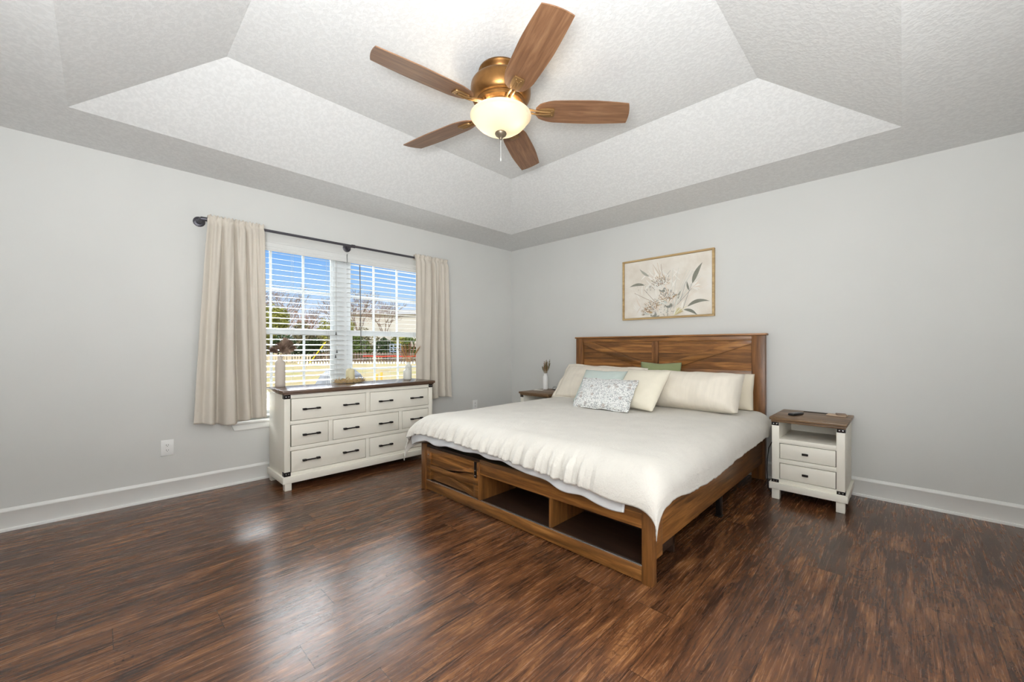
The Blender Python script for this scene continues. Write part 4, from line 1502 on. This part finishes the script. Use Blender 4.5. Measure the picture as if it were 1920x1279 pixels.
def blade_mesh():
    m = MB()
    n = 26
    r0, r1 = 0.215, 0.795

    def hw(s_):
        if s_ < 0.22:
            e = 0.046 + 0.038 * math.sin(PI / 2 * s_ / 0.22)
        else:
            e = 0.084 + 0.006 * math.sin(PI * (s_ - 0.22) / 0.78) - 0.008 * max(0, (s_ - 0.6) / 0.4)
        if s_ < 0.05:
            e *= math.sqrt(max(0.05, 1 - (1 - s_ / 0.05) ** 2 * 0.7))
        return e
    bm_ = bmesh.new()
    top = []
    for i in range(n + 1):
        s_ = i / n
        r_ = r0 + (r1 - r0) * s_
        w_ = hw(s_)
        row = []
        for j in range(9):
            v_ = -1 + j / 4
            tipc = 0.010 * (v_ ** 2) * max(0, (s_ - 0.8) / 0.2) ** 2
            skew = 0.012 * v_ * max(0, (s_ - 0.8) / 0.2)
            row.append((r_ - tipc + skew, v_ * w_, 0))
        top.append(row)
    th = 0.0055
    A = [[bm_.verts.new((p[0], p[1], th / 2)) for p in row] for row in top]
    B = [[bm_.verts.new((p[0], p[1], -th / 2)) for p in row] for row in top]
    for i in range(n):
        for j in range(8):
            bm_.faces.new((A[i][j], A[i + 1][j], A[i + 1][j + 1], A[i][j + 1]))
            bm_.faces.new((B[i][j], B[i][j + 1], B[i + 1][j + 1], B[i + 1][j]))
    for i in range(n):
        bm_.faces.new((A[i][0], B[i][0], B[i + 1][0], A[i + 1][0]))
        bm_.faces.new((A[i][8], A[i + 1][8], B[i + 1][8], B[i][8]))
    for j in range(8):
        bm_.faces.new((A[0][j], A[0][j + 1], B[0][j + 1], B[0][j]))
        bm_.faces.new((A[n][j], B[n][j], B[n][j + 1], A[n][j + 1]))
    bmesh.ops.recalc_face_normals(bm_, faces=bm_.faces)
    m._merge(bm_)
    return m


def iron_mesh():
    m = MB()
    # shield plate under the blade and a forked arm back to the hub
    m.prism([(0.235, -0.020), (0.250, -0.028), (0.285, -0.033), (0.320, -0.032), (0.330, -0.026), (0.330, 0.026), (0.320, 0.032), (0.285, 0.033), (0.250, 0.028), (0.235, 0.020)], 'z', -0.012, -0.0028, 0.002)
    for s_ in (-1, 1):
        m.tube([(0.118, s_ * 0.010, 0.012), (0.17, s_ * 0.012, 0.002), (0.22, s_ * 0.012, -0.010), (0.26, s_ * 0.010, -0.014), (0.305, s_ * 0.007, -0.013)], [0.007, 0.007, 0.006, 0.005, 0.004], 8)
    m.lathe([(0.0045, 0), (0.003, -0.003), (0, -0.004)], (0.295, 0, -0.012), 10)
    m.lathe([(0.0045, 0), (0.003, -0.003), (0, -0.004)], (0.314, 0.014, -0.012), 10)
    m.lathe([(0.0045, 0), (0.003, -0.003), (0, -0.004)], (0.314, -0.014, -0.012), 10)
    return m


bd0 = blade_mesh().build('blade', M['blade'], fan, world=False)
ir0 = iron_mesh().build('blade_iron', M['irons'], bd0, world=False)
for k in range(5):
    o = bd0 if k == 0 else bd0.copy()
    if k:
        COL.objects.link(o)
        i2 = ir0.copy()
        COL.objects.link(i2)
        i2.parent = o
    o.location = (0, 0, FZ + 0.012 - 2.85)
    o.rotation_euler = Euler((R(-12), 0, R(-25.7 + 72 * k)), 'XYZ')


# ------------------------------------------------------------------ outdoors
GZ = -0.31
t = NT('dry_lawn')
c = t.coord()
t.principled(t.ramp(t.noise(c, 0.5, 6, 0.65), [(0.35, lin(176, 156, 112)), (0.5, lin(196, 178, 138)), (0.68, lin(166, 160, 100))]), 0.95, 0, t.bump(t.noise(c, 12, 4), 0.4, 0.05), 0.1)
M['lawn'] = t.m
o = MB().box(-130, 60, -60, 90, GZ - 0.2, GZ).build('ground', M['lawn'], None)
tag(o, 'dry straw-coloured lawn outside the window', None, None, 'structure')
M['slab'] = plain('pale_bounce_slab', (224, 220, 210), 0.9, var=0.04)
struct('bounce_slab', MB().box(-6.0, -0.15, -8.0, 5.0, GZ, GZ + 0.03), M['slab'])  # unseen pale slab, added to bounce light up through the window


def foliage(name, rgb, var=0.5):
    t_ = NT(name)
    oi = t_.n('TexCoord').outputs['Object']
    nz = t_.noise(oi, 2.2, 4, 0.7)
    d_ = tuple(x * (1 - var) for x in lin(*rgb)[:3]) + (1,)
    l_ = tuple(min(1, x * (1 + var)) for x in lin(*rgb)[:3]) + (1,)
    col_ = t_.ramp(nz, [(0.32, d_), (0.66, l_)])
    p_ = t_.principled(col_, 0.8, 0, None, 0.2)
    tr_ = t_.n('BsdfTranslucent')
    t_.put(tr_.inputs[0], col_)
    mx_ = t_.n('MixShader')
    mx_.inputs[0].default_value = 0.25
    t_.t.links.new(p_.outputs[0], mx_.inputs[1])
    t_.t.links.new(tr_.outputs[0], mx_.inputs[2])
    t_.t.links.new(mx_.outputs[0], t_.out.inputs[0])
    return t_.m


M['leaf_green'] = foliage('green_leaves', (96, 112, 56))
M['leaf_dark'] = foliage('dark_green_leaves', (62, 78, 46))
M['leaf_yellow'] = foliage('yellow_green_leaves', (148, 146, 74))
M['leaf_pink'] = foliage('pinkish_buds', (176, 140, 122))
M['leaf_tan'] = foliage('tan_brush', (140, 132, 100))
M['bark'] = plain('grey_bark', (142, 124, 112), 0.9, var=0.2)


def crown_mesh(mb, center, rx, rz, n, size, rg, mi=0, lumps=7):
    cs = [(Vector((rg.uniform(-0.5, 0.5) * rx, rg.uniform(-0.5, 0.5) * rx, rg.uniform(-0.45, 0.45) * rz)), rg.uniform(0.4, 0.65)) for _ in range(lumps)]
    for _ in range(n):
        c_, s_ = rg.choice(cs)
        d = Vector((rg.gauss(0, 1), rg.gauss(0, 1), rg.gauss(0, 1))).normalized()
        rad = s_ * rg.uniform(0.6, 1.0)
        p = Vector(center) + c_ + Vector((d.x * rx * rad, d.y * rx * rad, d.z * rz * rad))
        p.z = max(p.z, GZ + 0.05)
        a = (d + Vector((rg.gauss(0, 0.7), rg.gauss(0, 0.7), rg.gauss(0.2, 0.7)))).normalized()
        u_ = a.orthogonal().normalized()
        w_ = a.cross(u_)
        k = size * rg.uniform(0.6, 1.3)
        mb.poly([p - u_ * k * 0.5, p + w_ * k * 0.35, p + u_ * k * 0.6, p - w_ * k * 0.35], mi)


def branches(mb, p, d, L, r, depth, rg):
    e = p + d * L
    mid = (p + e) / 2 + Vector((rg.gauss(0, 0.04), rg.gauss(0, 0.04), 0)) * L
    mb.tube([p, mid, e], [r, r * 0.85, r * 0.7], 5 if depth > 1 else 4, 0, False)
    if depth == 0:
        return
    for _ in range(3 if depth > 1 else 4):
        nd_ = (d + Vector((rg.gauss(0, 0.55), rg.gauss(0, 0.55), rg.gauss(0.15, 0.35)))).normalized()
        branches(mb, p + (e - p) * rg.uniform(0.55, 1.0), nd_, L * rg.uniform(0.55, 0.8), r * 0.6, depth - 1, rg)


def shrub(label, x, y, ztop, rx, mat, n, size, seed, group='shrubs and trees beyond the fence'):
    rg = random.Random(seed)
    t_ = thing('shrub', label, 'shrub', (x, y, GZ), 0, group)
    hgt = ztop - GZ
    m = MB()
    crown_mesh(m, (x, y, GZ + hgt * 0.5), rx, hgt * 0.5, n, size, rg)
    m.build('foliage', mat, t_, smooth=False)
    s_ = MB()
    for k in range(4):
        s_.tube([(x + rg.uniform(-0.2, 0.2), y + rg.uniform(-0.2, 0.2), GZ), (x + rg.uniform(-0.5, 0.5) * rx, y + rg.uniform(-0.5, 0.5) * rx, GZ + hgt * 0.6)], [0.06, 0.03], 6)
    s_.build('stem', M['bark'], t_)
    return t_


def bare_tree(label, x, y, ztop, seed, buds=None, spread=1.0):
    rg = random.Random(seed)
    t_ = thing('bare_tree', label, 'tree', (x, y, GZ), 0, 'bare winter trees beyond the fence')
    hgt = ztop - GZ
    m = MB()
    m.tube([(x, y, GZ), (x + 0.1, y, GZ + hgt * 0.18), (x, y + 0.1, GZ + hgt * 0.34)], [0.20, 0.16, 0.13], 8)
    m.build('trunk', M['bark'], t_)
    m = MB()
    top = Vector((x, y + 0.1, GZ + hgt * 0.32))
    for k in range(4):
        a = 2 * PI * k / 4 + rg.uniform(-0.4, 0.4)
        d = Vector((0.45 * spread * math.cos(a), 0.45 * spread * math.sin(a), 1)).normalized()
        branches(m, top, d, hgt * 0.26, 0.075, 4, rg)
    m.build('branches', M['bark'], t_)
    m = MB()
    if buds:
        crown_mesh(m, (x, y, GZ + hgt * 0.62), hgt * 0.30 * spread, hgt * 0.36, 1500, 0.17, rg)
    else:
        crown_mesh(m, (x, y, GZ + hgt * 0.66), hgt * 0.34 * spread, hgt * 0.30, 1100, 0.085, rg)
    m.build('buds', buds or M['leaf_pink'], t_, smooth=False)
    return t_


shrub('tall yellow-green evergreen seen beside the left curtain', -46.65, 9.24, 6.7, 2.4, M['leaf_yellow'], 3200, 0.34, 1)
shrub('dark green bush low behind the left end of the fence', -41.0, 8.9, 3.0, 1.3, M['leaf_dark'], 1700, 0.26, 2)
shrub('tan scrubby bush right of the tall yellow-green evergreen', -43.4, 11.9, 4.2, 1.6, M['leaf_tan'], 1900, 0.26, 3)
shrub('olive bush behind the middle of the left window', -46.4, 15.6, 5.0, 2.0, M['leaf_yellow'], 2100, 0.28, 4)
shrub('dark green bush behind the yellow guy marker', -38.5, 10.5, 2.4, 1.3, M['leaf_dark'], 1900, 0.22, 5)
shrub('bright green bush next to the window mullion', -41.2, 15.0, 4.9, 1.6, M['leaf_yellow'], 2100, 0.28, 6)
FQ = lambda q_, o_: (-35.9 + 0.716 * q_ - 0.698 * o_, 9.95 + 0.698 * q_ + 0.716 * o_)
shrub('tan brush seen low in the right window, left of the trellis', *FQ(1.2, 2.2), 2.6, 1.2, M['leaf_tan'], 1900, 0.20, 7)
shrub('green bush directly left of the ring trellis', *FQ(3.7, 2.3), 2.9, 1.25, M['leaf_green'], 1900, 0.20, 8)
shrub('dark green bush directly behind the ring trellis', *FQ(6.2, 2.2), 2.5, 1.2, M['leaf_dark'], 1900, 0.20, 9)
shrub('green bush to the right of the ring trellis, by the curtain', *FQ(8.7, 2.2), 2.8, 1.2, M['leaf_green'], 1900, 0.20, 10)
shrub('tall grey-green bush between the tan brush and the pale house', *FQ(2.5, 5.4), 3.6, 1.6, M['leaf_tan'], 2000, 0.24, 11)
shrub('tall olive bush rising between the trellis and the pale house', *FQ(6.6, 5.4), 3.3, 1.6, M['leaf_yellow'], 2000, 0.24, 12)
bare_tree('tall bare tree left of centre in the left window', -63.5, 15.6, 12.4, 1)
bare_tree('slender bare tree in the middle of the left window', -55.0, 19.6, 9.6, 2)
bare_tree('bare tree whose branches reach the window mullion', -45.6, 18.6, 9.6, 4)
bare_tree('bare tree above the tall yellow-green evergreen', -58.0, 9.6, 10.0, 5)
bare_tree('bare tree seen right of the mullion in front of the pale house', -49.0, 24.0, 9.0, 8)
bare_tree('pinkish budding tree left of the window mullion', -51.5, 14.2, 7.4, 6, M['leaf_pink'], 1.2)


# picket fences
M['fence_pale'] = plain('pale_picket_paint', (212, 196, 170), 0.8, var=0.1)
M['fence_brown'] = plain('weathered_brown_picket', (112, 92, 78), 0.85, var=0.15)
M['edging_white'] = plain('white_edging_paint', (240, 238, 230), 0.7)
M['tape_red'] = plain('red_tape', (216, 70, 52), 0.6)
M['yellow'] = plain('yellow_plastic', (236, 214, 40), 0.5)
M['mustard'] = plain('mustard_paint', (176, 138, 52), 0.6)
M['steel'] = plain('galvanised_wire', (150, 154, 158), 0.5, 0.5)


def fence(name, label, cat, p0, p1, z0, z1, pitch, wdt, mat, pointed=True, group=None):
    p0, p1 = Vector(p0 + (0,)), Vector(p1 + (0,))
    d = (p1 - p0)
    L = d.length
    d.normalize()
    t_ = thing(name, label, cat, (p0.x, p0.y, GZ), math.atan2(d.y, d.x), group)
    m = MB()
    n = int(L / pitch)
    for k in range(n + 1):
        x = k * pitch
        h_ = z1 - GZ
        bz_ = z0 - GZ
        if pointed:
            m.prism([(x - wdt / 2, bz_), (x + wdt / 2, bz_), (x + wdt / 2, h_ - wdt * 0.5), (x, h_), (x - wdt / 2, h_ - wdt * 0.5)], 'y', -0.045, -0.022)
        else:
            m.box(x - wdt / 2, x + wdt / 2, -0.03, 0.0, bz_, h_)
    m.build('pickets', mat, t_, smooth=False, world=False)
    if pointed:
        r_ = MB()
        for f_ in (0.25, 0.75):
            zz = bz_ + (h_ - bz_) * f_
            r_.box(0, L, -0.022, 0.02, zz - 0.045, zz + 0.045)
        r_.build('rails', mat, t_, smooth=False, world=False)
        k = 0
        while k * 2.4 <= L:
            MB().box(k * 2.4 - 0.05, k * 2.4 + 0.05, 0.02, 0.12, 0, h_ - 0.02).build('post', mat, t_, smooth=False, world=False)
            k += 1
    return t_


fence('picket_fence', 'pale picket fence across the yard at the left window', 'fence', (-41.0, 4.96), (-36.0, 9.85), GZ + 0.05, 0.56, 0.26, 0.17, M['fence_pale'])
fence('picket_fence', 'brown picket fence across the yard with a red tape along it', 'fence', (-35.9, 9.95), (-26.8, 18.83), GZ + 0.05, 0.74, 0.26, 0.16, M['fence_brown'])
fence('lawn_edging', 'low white picket edging in front of the brown fence', 'edging', (-34.8, 8.22), (-26.6, 16.24), GZ, -0.10, 0.26, 0.15, M['edging_white'], False)
dv_ = Vector((-26.8 + 35.9, 18.83 - 9.95, 0)).normalized()
nv_ = Vector((dv_.y, -dv_.x, 0))
pA = Vector((-35.9, 9.95, 0)) + dv_ * 4.6 + nv_ * 0.055
pB = Vector((-35.9, 9.95, 0)) + dv_ * 12.0 + nv_ * 0.055
b = MB()
N_ = 24
b.grid(lambda u_, v_: Vector((pA.x + (pB.x - pA.x) * u_, pA.y + (pB.y - pA.y) * u_, 0.30 + 0.10 * v_ + 0.02 * math.sin(u_ * 20))), N_, 1)
o = b.build('barrier_tape', M['tape_red'], None, smooth=False)
sd = o.modifiers.new('thickness', 'SOLIDIFY')
sd.thickness = 0.004
tag(o, 'red barrier tape stretched along the brown picket fence', 'tape')

# guy wire with its yellow marker
gy = thing('guy_wire', 'steel guy wire with a yellow marker sleeve in the yard', 'guy wire', (-27.9, 6.6, GZ))
MB().tube([(-27.95, 6.55, GZ), (-25.0, 9.35, 4.9)], 0.012, 6).build('wire', M['steel'], gy)
MB().tube([(-27.75, 6.74, 0.02), (-26.87, 7.575, 1.57)], 0.04, 8).build('marker_sleeve', M['yellow'], gy)

# grey domed cover and two mustard posts near the window
dm = thing('domed_cover', 'grey domed outdoor cover in the yard behind the window mullion', 'outdoor cover', (-4.97, -0.39, GZ))
M['greycover'] = plain('grey_plastic_cover', (84, 86, 90), 0.6, var=0.05)
MB().lathe([(0, 0.60), (0.50, 0.60), (0.53, 0.62), (0.52, 0.68), (0.42, 0.86), (0.27, 0.99), (0.12, 1.04), (0, 1.045)], (-4.97, -0.39, GZ), 10).build('dome_lid', M['greycover'], dm, smooth=False)
MB().lathe([(0, 0), (0.47, 0), (0.49, 0.60), (0, 0.60)], (-4.97, -0.39, GZ), 10).build('base', M['greycover'], dm, smooth=False)
for (px_, py_, zt_, lab) in ((-3.46, -0.31, 0.63, 'shorter mustard yellow post outside the right window'), (-3.40, -0.24, 0.675, 'taller mustard yellow post outside the right window')):
    ht_ = zt_ - GZ
    o = MB().lathe([(0, 0), (0.019, 0), (0.019, ht_ - 0.07), (0.026, ht_ - 0.065), (0.026, ht_ - 0.004), (0.022, ht_), (0, ht_)], (0, 0, 0), 16).build('yellow_post', M['mustard'], None)
    o.location = (px_, py_, GZ)
    tag(o, lab, 'post', 'mustard posts outside')

# blue-grey ring trellis in front of the fence
M['trellis'] = plain('blue_grey_metal', (168, 182, 204), 0.5)
tr_ = MB()
ro_ = 0.165
for i in range(3):
    for j in range(5):
        cxx = (i - 1) * 0.36
        czz = 0.20 + j * 0.36
        tr_.tube([(cxx + ro_ * math.cos(2 * PI * k / 18), 0, czz + ro_ * math.sin(2 * PI * k / 18)) for k in range(19)], 0.018, 6, 0, False)
for i in range(4):
    tr_.tube([((i - 1.5) * 0.36, 0, 0), ((i - 1.5) * 0.36, 0, 1.84)], 0.016, 6)
for j in range(6):
    tr_.tube([(-0.54, 0, 0.02 + j * 0.36), (0.54, 0, 0.02 + j * 0.36)], 0.014, 6)
rings = tr_.build('ring_trellis', M['trellis'], None)
rings.location = (-30.9, 15.6, GZ)
rings.rotation_euler = (0, 0, math.atan2(dv_.y, dv_.x))
tag(rings, 'blue-grey ring-pattern trellis by the brown fence', 'trellis')

# pale building and dark shed far away
M['siding'] = None
t = NT('pale_siding')
c = t.coord()
sx = t.n('SeparateXYZ')
t.put(sx.inputs[0], c)
fz = t.math('FRACT', t.math('DIVIDE', sx.outputs[2], 0.22))
t.principled(t.mix(t.math('LESS_THAN', fz, 0.10), lin(214, 210, 202), lin(186, 182, 176)), 0.8, 0, None, 0.2)
M['siding'] = t.m
M['roofing'] = plain('grey_roofing', (168, 164, 160), 0.8)
M['pane'] = plain('dark_pane', (70, 80, 92), 0.2)
hs = thing('neighbour_house', 'pale sided house beyond the trees in the right window', 'house', (-52.0, 27.8, GZ), R(44.3))
MB().box(-7.3, 9.5, 0, 8.0, 0, 6.6).build('wall', M['siding'], hs, smooth=False, world=False)
MB().prism([(-0.5, 6.6), (8.5, 6.6), (4.0, 7.7)], 'x', -7.7, 9.9).build('roof', M['roofing'], hs, smooth=False, world=False)
sh = thing('garden_shed', 'dark grey shed behind the pale picket fence', 'shed', (-42.6, 5.2, GZ), R(44.3))
M['shedgrey'] = plain('dark_grey_boards', (84, 88, 96), 0.8, var=0.1)
MB().box(-1.6, 1.5, 0, 2.2, 0, 1.75).build('wall', M['shedgrey'], sh, smooth=False, world=False)
MB().prism([(-0.2, 1.75), (2.4, 1.75), (1.1, 2.25)], 'x', -1.8, 1.7).build('roof', M['roofing'], sh, smooth=False, world=False)
